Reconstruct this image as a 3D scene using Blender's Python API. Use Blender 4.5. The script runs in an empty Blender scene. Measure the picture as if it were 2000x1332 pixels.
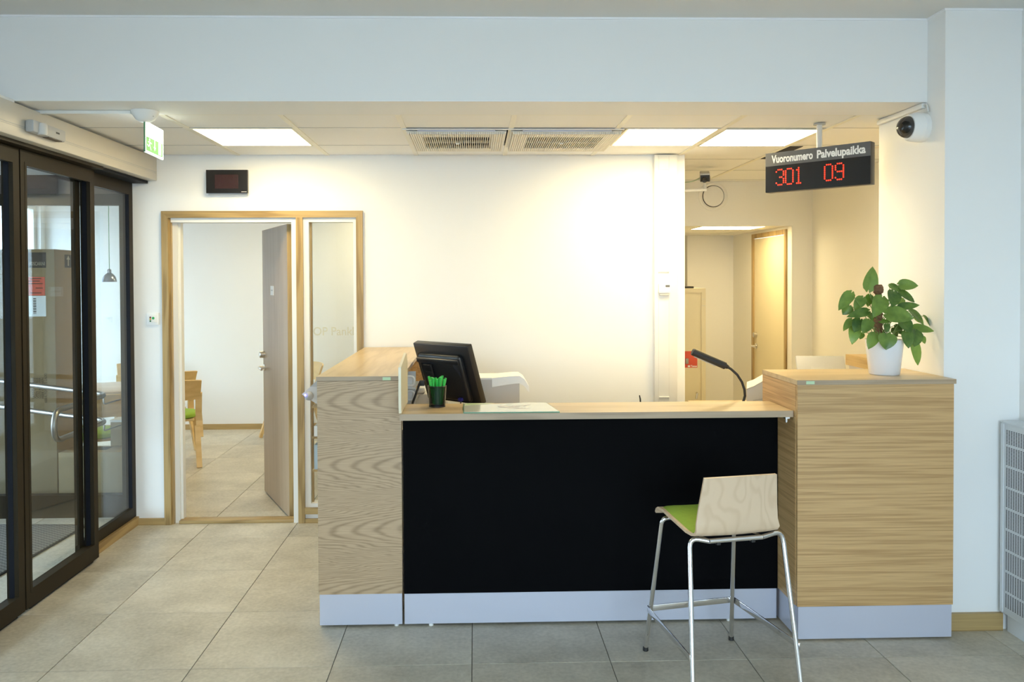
import bpy, bmesh, math, random
from mathutils import Vector, Matrix

SC = bpy.context.scene
COL = SC.collection
random.seed(7)

# ------------------------------------------------------------------ camera
CF, CP, CY, CR, CH, PX, PY = 1594.837, -0.0171, 0.0272, -0.0046, 1.6528, 969.74, 574.9
_fwd = Vector((math.sin(CY)*math.cos(CP), math.cos(CY)*math.cos(CP), math.sin(CP)))
_rt = Vector((math.cos(CY), -math.sin(CY), 0.0))
_up = _rt.cross(_fwd)
RT = _rt*math.cos(CR) + _up*math.sin(CR)
UP = _up*math.cos(CR) - _rt*math.sin(CR)
FW = _fwd
cam_data = bpy.data.cameras.new('camera')
cam_data.sensor_width = 36.0
cam_data.sensor_fit = 'HORIZONTAL'
cam_data.lens = CF/2000*36
cam_data.shift_x = (1000-PX)/2000
cam_data.shift_y = (PY-666)/2000
cam_data.clip_start = 0.05
cam_data.clip_end = 200
cam = bpy.data.objects.new('camera', cam_data)
COL.objects.link(cam)
cam.matrix_world = Matrix(((RT.x, UP.x, -FW.x, 0), (RT.y, UP.y, -FW.y, 0), (RT.z, UP.z, -FW.z, CH), (0, 0, 0, 1)))
SC.camera = cam


def at(px, py, X=None, Y=None, Z=None):
    """direction of a photo pixel met with a wall, floor or shelf plane"""
    d = RT*((px-PX)/CF) + UP*(-(py-PY)/CF) + FW
    o = Vector((0, 0, CH))
    t = X/d.x if X is not None else Y/d.y if Y is not None else (Z-CH)/d.z
    return o + d*t


# ------------------------------------------------------------------ world, daylight, exposure
SKY = (0.665, 0.835, 1.0)
SKY_STRENGTH = 6.1
PANEL = (1.0, 0.82, 0.465)
PANEL_STRENGTH = 11.8
world = bpy.data.worlds.new('sky')
SC.world = world
world.use_nodes = True
wn = world.node_tree.nodes
wn['Background'].inputs[0].default_value = (*SKY, 1)
wn['Background'].inputs[1].default_value = SKY_STRENGTH


def portal(name, loc, rot, sx, sy):
    l = bpy.data.lights.new(name, 'AREA')
    l.shape = 'RECTANGLE'
    l.size, l.size_y = sx, sy
    l.cycles.is_portal = True
    o = bpy.data.objects.new(name, l)
    o.location = loc
    o.rotation_euler = rot
    COL.objects.link(o)


portal('daylight_portal_street', (0.45, -2.72, 1.55), (math.radians(90), 0, 0), 4.0, 2.5)
portal('daylight_portal_meeting', (-4.85, 8.35, 1.45), (math.radians(90), 0, math.radians(-90)), 1.5, 2.1)
portal('daylight_portal_entrance', (-4.85, 4.1, 1.2), (math.radians(90), 0, math.radians(-90)), 3.3, 2.3)
SC.view_settings.view_transform = 'Standard'
SC.view_settings.look = 'None'
SC.view_settings.gamma = 1
SC.view_settings.use_curve_mapping = False
SC.view_settings.exposure = 0.95
SC.cycles.use_denoising = True
SC.cycles.max_bounces = 10
SC.cycles.diffuse_bounces = 5
SC.cycles.glossy_bounces = 4
SC.cycles.transparent_max_bounces = 16
SC.cycles.caustics_reflective = False
SC.cycles.caustics_refractive = False
SC.cycles.sample_clamp_indirect = 8.0

# ------------------------------------------------------------------ materials
MATS = {}


def newmat(name):
    m = bpy.data.materials.new(name)
    m.use_nodes = True
    MATS[name] = m
    return m, m.node_tree.nodes, m.node_tree.links, m.node_tree.nodes['Principled BSDF']


def paint(name, col, rough=0.6, metal=0.0, var=0.04, scale=6.0, bump=0.0, bscale=200.0, coat=0.0, spec=0.5):
    m, n, l, b = newmat(name)
    tc = n.new('ShaderNodeTexCoord')
    nz = n.new('ShaderNodeTexNoise')
    nz.inputs['Scale'].default_value = scale
    nz.inputs['Detail'].default_value = 4
    l.new(tc.outputs['Object'], nz.inputs['Vector'])
    mx = n.new('ShaderNodeMix')
    mx.data_type = 'RGBA'
    mx.inputs['A'].default_value = (*[max(0, c*(1-var)) for c in col], 1)
    mx.inputs['B'].default_value = (*[min(1, c*(1+var)) for c in col], 1)
    l.new(nz.outputs['Fac'], mx.inputs['Factor'])
    l.new(mx.outputs['Result'], b.inputs['Base Color'])
    b.inputs['Roughness'].default_value = rough
    b.inputs['Metallic'].default_value = metal
    b.inputs['Coat Weight'].default_value = coat
    b.inputs['Specular IOR Level'].default_value = spec
    if bump:
        nb = n.new('ShaderNodeTexNoise')
        nb.inputs['Scale'].default_value = bscale
        nb.inputs['Detail'].default_value = 3
        l.new(tc.outputs['Object'], nb.inputs['Vector'])
        bp = n.new('ShaderNodeBump')
        bp.inputs['Strength'].default_value = bump
        bp.inputs['Distance'].default_value = 0.002
        l.new(nb.outputs['Fac'], bp.inputs['Height'])
        l.new(bp.outputs['Normal'], b.inputs['Normal'])
    return m


def wood(name, axis, light, dark, ring=5.0, stretch=7.0, rough=0.45, fibre=0.55, offs=(0, 0, 0), along=0.9):
    """grain runs along axis; contour lines of a stretched noise make the cathedral figure"""
    m, n, l, b = newmat(name)
    tc = n.new('ShaderNodeTexCoord')
    mp = n.new('ShaderNodeMapping')
    s = [stretch]*3
    s['XYZ'.index(axis)] = along
    mp.inputs['Scale'].default_value = s
    mp.inputs['Location'].default_value = offs
    l.new(tc.outputs['Object'], mp.inputs['Vector'])
    nz = n.new('ShaderNodeTexNoise')
    nz.inputs['Scale'].default_value = 1.0
    nz.inputs['Detail'].default_value = 2.5
    nz.inputs['Distortion'].default_value = 0.25
    l.new(mp.outputs['Vector'], nz.inputs['Vector'])
    mul = n.new('ShaderNodeMath')
    mul.operation = 'MULTIPLY'
    mul.inputs[1].default_value = ring*6.283
    l.new(nz.outputs['Fac'], mul.inputs[0])
    sn = n.new('ShaderNodeMath')
    sn.operation = 'SINE'
    l.new(mul.outputs[0], sn.inputs[0])
    mr = n.new('ShaderNodeMapRange')
    mr.inputs[1].default_value = -1
    mr.inputs[2].default_value = 1
    l.new(sn.outputs[0], mr.inputs[0])
    pw = n.new('ShaderNodeMath')
    pw.operation = 'POWER'
    pw.inputs[1].default_value = 2.2
    l.new(mr.outputs[0], pw.inputs[0])
    mp2 = n.new('ShaderNodeMapping')
    s2 = [260.0]*3
    s2['XYZ'.index(axis)] = 5.0
    mp2.inputs['Scale'].default_value = s2
    l.new(tc.outputs['Object'], mp2.inputs['Vector'])
    fb = n.new('ShaderNodeTexNoise')
    fb.inputs['Scale'].default_value = 1.0
    fb.inputs['Detail'].default_value = 3
    l.new(mp2.outputs['Vector'], fb.inputs['Vector'])
    mixf = n.new('ShaderNodeMix')
    mixf.data_type = 'FLOAT'
    mixf.inputs[0].default_value = fibre
    l.new(pw.outputs[0], mixf.inputs[2])
    l.new(fb.outputs['Fac'], mixf.inputs[3])
    cr = n.new('ShaderNodeValToRGB')
    cr.color_ramp.elements[0].position = 0.18
    cr.color_ramp.elements[0].color = (*light, 1)
    cr.color_ramp.elements[1].position = 0.85
    cr.color_ramp.elements[1].color = (*dark, 1)
    l.new(mixf.outputs[0], cr.inputs[0])
    l.new(cr.outputs[0], b.inputs['Base Color'])
    b.inputs['Roughness'].default_value = rough
    bp = n.new('ShaderNodeBump')
    bp.inputs['Strength'].default_value = 0.12
    bp.inputs['Distance'].default_value = 0.001
    bp.invert = True
    l.new(mixf.outputs[0], bp.inputs['Height'])
    l.new(bp.outputs['Normal'], b.inputs['Normal'])
    return m


def cathedral(name, light, dark, period=0.19, k=38.0, freq=11.0, rough=0.42, offs=0.0):
    """flat-sawn veneer leaves: parabolic rings opening to the right, grain along X, leaves stacked along Z"""
    m, n, l, b = newmat(name)

    def mth(op, a, c=None, d=None):
        q = n.new('ShaderNodeMath')
        q.operation = op
        for i, v in enumerate((a, c, d)):
            if v is None:
                continue
            if isinstance(v, (int, float)):
                q.inputs[i].default_value = v
            else:
                l.new(v, q.inputs[i])
        return q.outputs[0]
    tc = n.new('ShaderNodeTexCoord')
    mp = n.new('ShaderNodeMapping')
    mp.inputs['Scale'].default_value = (0.9, 8, 8)
    l.new(tc.outputs['Object'], mp.inputs['Vector'])
    nz = n.new('ShaderNodeTexNoise')
    nz.inputs['Scale'].default_value = 1.6
    nz.inputs['Detail'].default_value = 4
    l.new(mp.outputs['Vector'], nz.inputs['Vector'])
    sp = n.new('ShaderNodeSeparateXYZ')
    l.new(tc.outputs['Object'], sp.inputs[0])
    warp = mth('MULTIPLY', mth('SUBTRACT', nz.outputs['Fac'], 0.5), 0.085)
    z = mth('ADD', mth('ADD', sp.outputs['Z'], offs), warp)
    dz = mth('SUBTRACT', mth('MULTIPLY', mth('FRACT', mth('DIVIDE', z, period)), period), period/2)
    g = mth('SUBTRACT', sp.outputs['X'], mth('MULTIPLY', mth('MULTIPLY', dz, dz), k))
    ph = mth('MULTIPLY_ADD', g, freq*6.283, mth('MULTIPLY', nz.outputs['Fac'], 6.0))
    ring = mth('POWER', mth('MULTIPLY_ADD', mth('SINE', ph), 0.5, 0.5), 3.0)
    mp2 = n.new('ShaderNodeMapping')
    mp2.inputs['Scale'].default_value = (6, 300, 300)
    l.new(tc.outputs['Object'], mp2.inputs['Vector'])
    fb = n.new('ShaderNodeTexNoise')
    fb.inputs['Scale'].default_value = 1.0
    fb.inputs['Detail'].default_value = 4
    l.new(mp2.outputs['Vector'], fb.inputs['Vector'])
    mixv = mth('ADD', mth('MULTIPLY', ring, 0.34), mth('MULTIPLY', fb.outputs['Fac'], 0.78))
    cr = n.new('ShaderNodeValToRGB')
    cr.color_ramp.elements[0].position = 0.20
    cr.color_ramp.elements[0].color = (*light, 1)
    cr.color_ramp.elements[1].position = 0.90
    cr.color_ramp.elements[1].color = (*dark, 1)
    l.new(mixv, cr.inputs[0])
    l.new(cr.outputs[0], b.inputs['Base Color'])
    b.inputs['Roughness'].default_value = rough
    bp = n.new('ShaderNodeBump')
    bp.inputs['Strength'].default_value = 0.12
    bp.inputs['Distance'].default_value = 0.001
    bp.invert = True
    l.new(mixv, bp.inputs['Height'])
    l.new(bp.outputs['Normal'], b.inputs['Normal'])
    return m


def tile_mat(name, c1, c2, rough=0.42):
    m, n, l, b = newmat(name)
    tc = n.new('ShaderNodeTexCoord')
    oi = n.new('ShaderNodeObjectInfo')
    mul = n.new('ShaderNodeMath')
    mul.operation = 'MULTIPLY'
    mul.inputs[1].default_value = 60
    l.new(oi.outputs['Random'], mul.inputs[0])
    ad = n.new('ShaderNodeVectorMath')
    ad.operation = 'ADD'
    l.new(tc.outputs['Object'], ad.inputs[0])
    l.new(mul.outputs[0], ad.inputs[1])
    n1 = n.new('ShaderNodeTexNoise')
    n1.inputs['Scale'].default_value = 3.2
    n1.inputs['Detail'].default_value = 7
    n1.inputs['Roughness'].default_value = 0.62
    l.new(ad.outputs[0], n1.inputs['Vector'])
    n2 = n.new('ShaderNodeTexNoise')
    n2.inputs['Scale'].default_value = 55
    n2.inputs['Detail'].default_value = 5
    l.new(ad.outputs[0], n2.inputs['Vector'])
    mixf = n.new('ShaderNodeMix')
    mixf.data_type = 'FLOAT'
    mixf.inputs[0].default_value = 0.35
    l.new(n1.outputs['Fac'], mixf.inputs[2])
    l.new(n2.outputs['Fac'], mixf.inputs[3])
    sh = n.new('ShaderNodeMath')
    sh.operation = 'MULTIPLY_ADD'
    sh.inputs[1].default_value = 0.10
    l.new(oi.outputs['Random'], sh.inputs[0])
    l.new(mixf.outputs[0], sh.inputs[2])
    cr = n.new('ShaderNodeValToRGB')
    cr.color_ramp.elements[0].position = 0.38
    cr.color_ramp.elements[0].color = (*c1, 1)
    cr.color_ramp.elements[1].position = 0.72
    cr.color_ramp.elements[1].color = (*c2, 1)
    l.new(sh.outputs[0], cr.inputs[0])
    l.new(cr.outputs[0], b.inputs['Base Color'])
    b.inputs['Roughness'].default_value = rough
    bp = n.new('ShaderNodeBump')
    bp.inputs['Strength'].default_value = 0.08
    bp.inputs['Distance'].default_value = 0.002
    l.new(n2.outputs['Fac'], bp.inputs['Height'])
    l.new(bp.outputs['Normal'], b.inputs['Normal'])
    return m


def glass(name, tint=(0.95, 0.97, 0.97), f0=0.035, rough=0.0):
    m, n, l, b = newmat(name)
    out = n['Material Output']
    n.remove(b)
    lw = n.new('ShaderNodeLayerWeight')
    lw.inputs[0].default_value = 0.5
    pw = n.new('ShaderNodeMath')
    pw.operation = 'POWER'
    pw.inputs[1].default_value = 5.0
    l.new(lw.outputs['Facing'], pw.inputs[0])
    ma = n.new('ShaderNodeMath')
    ma.operation = 'MULTIPLY_ADD'
    ma.inputs[1].default_value = 1-f0
    ma.inputs[2].default_value = f0
    l.new(pw.outputs[0], ma.inputs[0])
    tr = n.new('ShaderNodeBsdfTransparent')
    tr.inputs[0].default_value = (*tint, 1)
    gl = n.new('ShaderNodeBsdfGlossy')
    gl.inputs['Roughness'].default_value = rough
    mx = n.new('ShaderNodeMixShader')
    l.new(ma.outputs[0], mx.inputs[0])
    l.new(tr.outputs[0], mx.inputs[1])
    l.new(gl.outputs[0], mx.inputs[2])
    l.new(mx.outputs[0], out.inputs[0])
    return m


def glow(name, col, strength):
    m, n, l, b = newmat(name)
    b.inputs['Base Color'].default_value = (*col, 1)
    b.inputs['Emission Color'].default_value = (*col, 1)
    b.inputs['Emission Strength'].default_value = strength
    nz = n.new('ShaderNodeTexNoise')
    nz.inputs['Scale'].default_value = 300
    mr = n.new('ShaderNodeMapRange')
    mr.inputs[3].default_value = 0.5
    mr.inputs[4].default_value = 0.6
    l.new(nz.outputs['Fac'], mr.inputs[0])
    l.new(mr.outputs[0], b.inputs['Roughness'])
    return m


def weave(name, c1, c2, sx, sy):
    """woven ribs of an entrance mat: fine relief"""
    m, n, l, b = newmat(name)
    tc = n.new('ShaderNodeTexCoord')
    mp = n.new('ShaderNodeMapping')
    mp.inputs['Scale'].default_value = (sx, sy, 1)
    l.new(tc.outputs['Object'], mp.inputs['Vector'])
    ck = n.new('ShaderNodeTexChecker')
    ck.inputs['Scale'].default_value = 1.0
    ck.inputs['Color1'].default_value = (*c1, 1)
    ck.inputs['Color2'].default_value = (*c2, 1)
    l.new(mp.outputs['Vector'], ck.inputs['Vector'])
    l.new(ck.outputs['Color'], b.inputs['Base Color'])
    b.inputs['Roughness'].default_value = 0.9
    bp = n.new('ShaderNodeBump')
    bp.inputs['Distance'].default_value = 0.004
    l.new(ck.outputs['Fac'], bp.inputs['Height'])
    l.new(bp.outputs['Normal'], b.inputs['Normal'])
    return m


def leafmat(name, c1, c2):
    m, n, l, b = newmat(name)
    tc = n.new('ShaderNodeTexCoord')
    oi = n.new('ShaderNodeObjectInfo')
    nz = n.new('ShaderNodeTexNoise')
    nz.inputs['Scale'].default_value = 22
    nz.inputs['Detail'].default_value = 3
    l.new(tc.outputs['Object'], nz.inputs['Vector'])
    ad = n.new('ShaderNodeMath')
    ad.operation = 'MULTIPLY_ADD'
    ad.inputs[1].default_value = 0.5
    l.new(oi.outputs['Random'], ad.inputs[0])
    l.new(nz.outputs['Fac'], ad.inputs[2])
    cr = n.new('ShaderNodeValToRGB')
    cr.color_ramp.elements[0].position = 0.35
    cr.color_ramp.elements[0].color = (*c1, 1)
    cr.color_ramp.elements[1].position = 0.95
    cr.color_ramp.elements[1].color = (*c2, 1)
    l.new(ad.outputs[0], cr.inputs[0])
    l.new(cr.outputs[0], b.inputs['Base Color'])
    b.inputs['Roughness'].default_value = 0.33
    b.inputs['Subsurface Weight'].default_value = 0.0
    out = n['Material Output']
    tl = n.new('ShaderNodeBsdfTranslucent')
    l.new(cr.outputs[0], tl.inputs[0])
    mx = n.new('ShaderNodeMixShader')
    mx.inputs[0].default_value = 0.18
    l.new(b.outputs[0], mx.inputs[1])
    l.new(tl.outputs[0], mx.inputs[2])
    l.new(mx.outputs[0], out.inputs[0])
    return m


WALL = paint('wall_paint', (0.87, 0.865, 0.845), 0.7, var=0.012, scale=2, bump=0.05, bscale=160)
CEIL = paint('ceiling_paint', (0.74, 0.73, 0.70), 0.75, var=0.012, scale=2)
OFFICEWALL = paint('office_wall_paint', (0.86, 0.83, 0.75), 0.7, var=0.012, scale=2)
CTILE = paint('ceiling_tile_paint', (0.90, 0.89, 0.86), 0.85, var=0.02, scale=3, bump=0.08, bscale=400)
WHITE = paint('white_lacquer', (0.83, 0.82, 0.78), 0.35, var=0.01)
TBAR = paint('white_steel_bar', (0.86, 0.82, 0.70), 0.45, var=0.01)
OAKX = wood('oak_trim_horizontal', 'X', (0.47, 0.325, 0.135), (0.25, 0.155, 0.055), 4.0, 14, 0.42)
OAKY = wood('oak_trim_deep', 'Y', (0.47, 0.325, 0.135), (0.25, 0.155, 0.055), 4.0, 14, 0.42)
OAKZ = wood('oak_trim_vertical', 'Z', (0.47, 0.325, 0.135), (0.25, 0.155, 0.055), 4.0, 14, 0.42)
LEAFOAK = wood('oak_door_veneer', 'Z', (0.50, 0.365, 0.235), (0.40, 0.28, 0.17), 2.0, 14, 0.5, 0.75)
VENEER = cathedral('oak_veneer', (0.58, 0.415, 0.255), (0.27, 0.175, 0.09), 0.31, 62.0, 9.5)
VENEER2 = wood('oak_veneer_straight', 'X', (0.66, 0.425, 0.195), (0.36, 0.205, 0.075), 5.0, 26.0, 0.42, 0.72, (4.1, 0.7, 3.3), 0.55)
VENEERY = wood('oak_veneer_side', 'Y', (0.66, 0.425, 0.195), (0.36, 0.205, 0.075), 5.0, 26.0, 0.42, 0.72, (1.1, 2.7, 3.3), 0.55)
TOPWOOD = wood('oak_worktop', 'X', (0.62, 0.47, 0.27), (0.47, 0.33, 0.16), 3.0, 10, 0.32, 0.6)
TOPWOODY = wood('oak_top_deep_grain', 'Y', (0.62, 0.47, 0.27), (0.47, 0.33, 0.16), 3.0, 10, 0.32, 0.6)
EDGE = wood('oak_edge_band', 'X', (0.46, 0.345, 0.23), (0.33, 0.235, 0.145), 4.0, 10, 0.45, 0.6)
BIRCH = wood('birch_ply', 'Z', (0.70, 0.53, 0.365), (0.645, 0.475, 0.315), 12.0, 5.0, 0.38, 0.25, (0, 0, 0), 1.8)
BIRCHW = wood('birch_chair', 'X', (0.80, 0.56, 0.25), (0.68, 0.44, 0.17), 2.5, 6.0, 0.38, 0.5)
TABLEW = wood('birch_tabletop', 'X', (0.68, 0.52, 0.36), (0.58, 0.42, 0.27), 2.5, 6.0, 0.35, 0.5)
KICK = paint('satin_aluminium_kick', (0.57, 0.585, 0.68), 0.38, metal=0.25, var=0.015, scale=3)
BLACKP = paint('black_laminate', (0.0032, 0.0032, 0.0038), 0.6, var=0.1, spec=0.03)
BLACK = paint('black_plastic', (0.012, 0.012, 0.013), 0.36, var=0.1)
BLACKM = paint('black_matt', (0.02, 0.019, 0.018), 0.55, var=0.1)
BRONZE = paint('dark_bronze_aluminium', (0.026, 0.019, 0.010), 0.42, metal=0.0, var=0.05, spec=0.12)
GASKET = paint('black_rubber_gasket', (0.004, 0.005, 0.009), 0.6, spec=0.2)
CHROME = paint('chrome', (0.80, 0.80, 0.82), 0.09, metal=1.0, var=0.01)
STEEL = paint('brushed_steel', (0.34, 0.325, 0.30), 0.36, metal=1.0, var=0.03, scale=40)
NICKEL = paint('satin_nickel', (0.66, 0.64, 0.60), 0.25, metal=1.0, var=0.02)
GREYP = paint('grey_plastic', (0.46, 0.46, 0.45), 0.45)
LGREY = paint('light_grey_plastic', (0.66, 0.64, 0.60), 0.45)
HEADER = paint('beige_anodised_header', (0.62, 0.58, 0.50), 0.42, metal=0.2, var=0.01)
CREAM = paint('cream_steel', (0.80, 0.70, 0.46), 0.42, var=0.01)
GREENF = paint('green_wool', (0.27, 0.42, 0.045), 0.9, var=0.12, scale=60, bump=0.3, bscale=900)
PAPER = paint('white_paper', (0.85, 0.84, 0.80), 0.7, var=0.01)
BOXGREY = paint('grey_board', (0.58, 0.57, 0.54), 0.7, var=0.02)
CARD = paint('cardboard', (0.33, 0.235, 0.125), 0.85, var=0.06, scale=9, bump=0.1, bscale=60)
CARDD = paint('cardboard_dark_gap', (0.22, 0.16, 0.10), 0.85, var=0.06)
INK = paint('black_print', (0.03, 0.028, 0.025), 0.7)
INKB = paint('brown_print', (0.045, 0.032, 0.02), 0.8)
REDL = paint('red_label', (0.72, 0.10, 0.05), 0.6, var=0.02)
WPRINT = paint('white_print', (0.86, 0.86, 0.84), 0.6, var=0.01)
SIGNGREY = paint('sign_grey', (0.11, 0.11, 0.11), 0.5)
SIGNBLK = paint('sign_black_glass', (0.010, 0.009, 0.009), 0.25)
SIGNRED = paint('unlit_red_led_field', (0.045, 0.010, 0.009), 0.35, var=0.25, scale=120)
DOTRED = glow('lit_red_led', (1.0, 0.03, 0.008), 1.1)
BLUELED = glow('lit_blue_led', (0.12, 0.10, 1.0), 5.0)
LEDPANEL = glow('led_panel_diffuser', PANEL, PANEL_STRENGTH)
LEDDIM = glow('added_dim_panel_diffuser', PANEL, 9.5)  # weaker emission for the panel added in the meeting room
EXITW = glow('lit_exit_white', (0.95, 1.0, 0.93), 1.3)
EXITG = glow('lit_exit_green', (0.03, 0.40, 0.07), 0.28)
EXITS = glow('lit_exit_pictogram', (0.75, 1.0, 0.82), 0.35)
POTW = paint('white_glazed_pot', (0.80, 0.80, 0.82), 0.22, var=0.01)
SOIL = paint('dark_soil', (0.035, 0.022, 0.014), 0.95, var=0.4, scale=60)
COIR = paint('coir_fibre', (0.19, 0.10, 0.045), 0.95, var=0.6, scale=70, bump=1.0, bscale=120)
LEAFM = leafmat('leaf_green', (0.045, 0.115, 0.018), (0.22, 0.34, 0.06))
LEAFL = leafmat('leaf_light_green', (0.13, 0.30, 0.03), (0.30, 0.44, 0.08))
STEMM = paint('plant_stem', (0.17, 0.25, 0.06), 0.6)
PENG = paint('green_pen_plastic', (0.03, 0.48, 0.07), 0.3, var=0.1, scale=90)
PENB = paint('black_pen', (0.015, 0.015, 0.015), 0.35)
RADM = paint('white_radiator_enamel', (0.68, 0.71, 0.73), 0.4, var=0.01)
HOLE = paint('dark_slot', (0.02, 0.02, 0.025), 0.9)
GRILLE = paint('cream_grille', (0.76, 0.71, 0.60), 0.5, var=0.01)
GLASS = glass('clear_glass')
DOMEG = glass('smoked_dome', (0.25, 0.25, 0.26), 0.06)
FROST = glass('etched_letters', (0.96, 0.935, 0.86), 0.02, 0.3)
GREENGLASS = paint('green_glass_edge', (0.10, 0.26, 0.14), 0.25)
PADM = paint('printed_desk_pad', (0.70, 0.73, 0.62), 0.22, var=0.05, scale=9, coat=0.6)
PADP = paint('pad_print_purple', (0.50, 0.45, 0.44), 0.3, var=0.1, scale=30)
PADG = paint('pad_print_green', (0.50, 0.60, 0.36), 0.3, var=0.05)
MESHM = glass('black_wire_mesh', (0.52, 0.52, 0.52), 0.02, 0.4)
MATM = weave('entrance_mat_weave', (0.10, 0.10, 0.10), (0.22, 0.22, 0.21), 38, 60)
TILE = tile_mat('porcelain_tile', (0.37, 0.335, 0.26), (0.65, 0.60, 0.49))
GROUT = paint('grout', (0.15, 0.135, 0.115), 0.9)
PENDM = paint('pendant_smoked_metal', (0.22, 0.23, 0.27), 0.15, metal=0.7)
CORDG = paint('green_cord', (0.18, 0.42, 0.22), 0.6)
SCREENM = paint('cream_acrylic_screen', (0.82, 0.76, 0.58), 0.35, var=0.02)
BROWNBEAM = paint('brown_transom', (0.075, 0.050, 0.036), 0.5)
STICK = paint('pale_green_sticker', (0.50, 0.66, 0.42), 0.6)
SPOT = paint('grey_smudge', (0.60, 0.62, 0.64), 0.8)
ASPH = paint('street_paving', (0.32, 0.32, 0.33), 0.9, var=0.1)
FACADE = paint('pale_render_facade', (0.60, 0.60, 0.60), 0.9, var=0.04)
DWIN = paint('dark_far_window', (0.16, 0.19, 0.23), 0.2)
TEAL = paint('pale_blue_bench', (0.45, 0.55, 0.60), 0.5)

# ------------------------------------------------------------------ mesh helpers
INV = {}


class MB:
    def __init__(self):
        self.v, self.f = [], []

    def add(self, vs, fs, M=None):
        o = len(self.v)
        self.v += [(M @ Vector(p)) if M is not None else Vector(p) for p in vs]
        self.f += [tuple(i+o for i in f) for f in fs]
        return self

    def box(self, x0, x1, y0, y1, z0, z1, M=None):
        x0, x1 = min(x0, x1), max(x0, x1)
        y0, y1 = min(y0, y1), max(y0, y1)
        z0, z1 = min(z0, z1), max(z0, z1)
        return self.add([(x0, y0, z0), (x1, y0, z0), (x1, y1, z0), (x0, y1, z0), (x0, y0, z1), (x1, y0, z1), (x1, y1, z1), (x0, y1, z1)],
                        [(3, 2, 1, 0), (4, 5, 6, 7), (0, 1, 5, 4), (1, 2, 6, 5), (2, 3, 7, 6), (3, 0, 4, 7)], M)

    def rbox(self, x0, x1, y0, y1, z0, z1, b, M=None, seg=2):
        bm = bmesh.new()
        t = MB().box(x0, x1, y0, y1, z0, z1)
        vs = [bm.verts.new(p) for p in t.v]
        for f in t.f:
            bm.faces.new([vs[i] for i in f])
        bmesh.ops.bevel(bm, geom=list(bm.edges), offset=b, segments=seg, profile=0.5, affect='EDGES')
        bm.verts.index_update()
        self.add([tuple(v.co) for v in bm.verts], [tuple(v.index for v in f.verts) for f in bm.faces], M)
        bm.free()
        return self

    def tube(self, pts, r, n=10, caps=True, M=None):
        pts = [Vector(p) for p in pts]
        rs = r if isinstance(r, (list, tuple)) else [r]*len(pts)
        vs, fs = [], []
        t0 = (pts[1]-pts[0]).normalized()
        a = t0.orthogonal().normalized()
        for i, p in enumerate(pts):
            if i == 0:
                t = t0
            elif i == len(pts)-1:
                t = (pts[i]-pts[i-1]).normalized()
            else:
                t = ((pts[i]-pts[i-1]).normalized()+(pts[i+1]-pts[i]).normalized())
                t = t.normalized() if t.length > 1e-6 else (pts[i+1]-pts[i]).normalized()
            a = (a - t*a.dot(t)).normalized()
            bb = t.cross(a)
            for k in range(n):
                th = 2*math.pi*k/n
                vs.append(p + (a*math.cos(th)+bb*math.sin(th))*rs[i])
        for i in range(len(pts)-1):
            for k in range(n):
                k2 = (k+1) % n
                fs.append((i*n+k, i*n+k2, (i+1)*n+k2, (i+1)*n+k))
        if caps:
            fs.append(tuple(range(n))[::-1])
            fs.append(tuple((len(pts)-1)*n+k for k in range(n)))
        return self.add(vs, fs, M)

    def lathe(self, prof, n=28, M=None, close=True):
        vs, fs = [], []
        for (r, z) in prof:
            for k in range(n):
                th = 2*math.pi*k/n
                vs.append((r*math.cos(th), r*math.sin(th), z))
        for i in range(len(prof)-1):
            for k in range(n):
                k2 = (k+1) % n
                fs.append((i*n+k, i*n+k2, (i+1)*n+k2, (i+1)*n+k))
        if close:
            fs.append(tuple(range(n))[::-1])
            fs.append(tuple((len(prof)-1)*n+k for k in range(n)))
        return self.add(vs, fs, M)

    def prism(self, pts, th, M=None):
        """polygon in local xy, extruded from z=0 to z=th"""
        n = len(pts)
        vs = [(x, y, 0) for x, y in pts]+[(x, y, th) for x, y in pts]
        fs = [tuple(range(n))[::-1], tuple(range(n, 2*n))]
        for i in range(n):
            j = (i+1) % n
            fs.append((i, j, n+j, n+i))
        return self.add(vs, fs, M)

    def sheet(self, grid, th=None, nrm=None, M=None):
        """grid[i][j] of points, optional thickness along nrm"""
        ni, nj = len(grid), len(grid[0])
        vs = [Vector(p) for row in grid for p in row]
        fs = [(i*nj+j, i*nj+j+1, (i+1)*nj+j+1, (i+1)*nj+j) for i in range(ni-1) for j in range(nj-1)]
        if th:
            N = []
            for i in range(ni):
                for j in range(nj):
                    du = vs[min(i+1, ni-1)*nj+j]-vs[max(i-1, 0)*nj+j]
                    dv = vs[i*nj+min(j+1, nj-1)]-vs[i*nj+max(j-1, 0)]
                    N.append(du.cross(dv).normalized())
            o = len(vs)
            vs = vs + [vs[k]+N[k]*th for k in range(o)]
            fs = fs + [tuple(i+o for i in f)[::-1] for f in fs]
            bd = [(0, j) for j in range(nj)]+[(i, nj-1) for i in range(1, ni)]+[(ni-1, j) for j in range(nj-2, -1, -1)]+[(i, 0) for i in range(ni-2, 0, -1)]
            ids = [i*nj+j for i, j in bd]
            for k in range(len(ids)):
                a, b2 = ids[k], ids[(k+1) % len(ids)]
                fs.append((b2, a, a+o, b2+o))
        return self.add(vs, fs, M)

    def mesh(self, name, mat, sharp=35):
        me = bpy.data.meshes.new(name)
        me.from_pydata([tuple(p) for p in self.v], [], self.f)
        me.materials.append(mat)
        for p in me.polygons:
            p.use_smooth = True
        me.set_sharp_from_angle(angle=math.radians(sharp))
        me.update()
        return me

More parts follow.
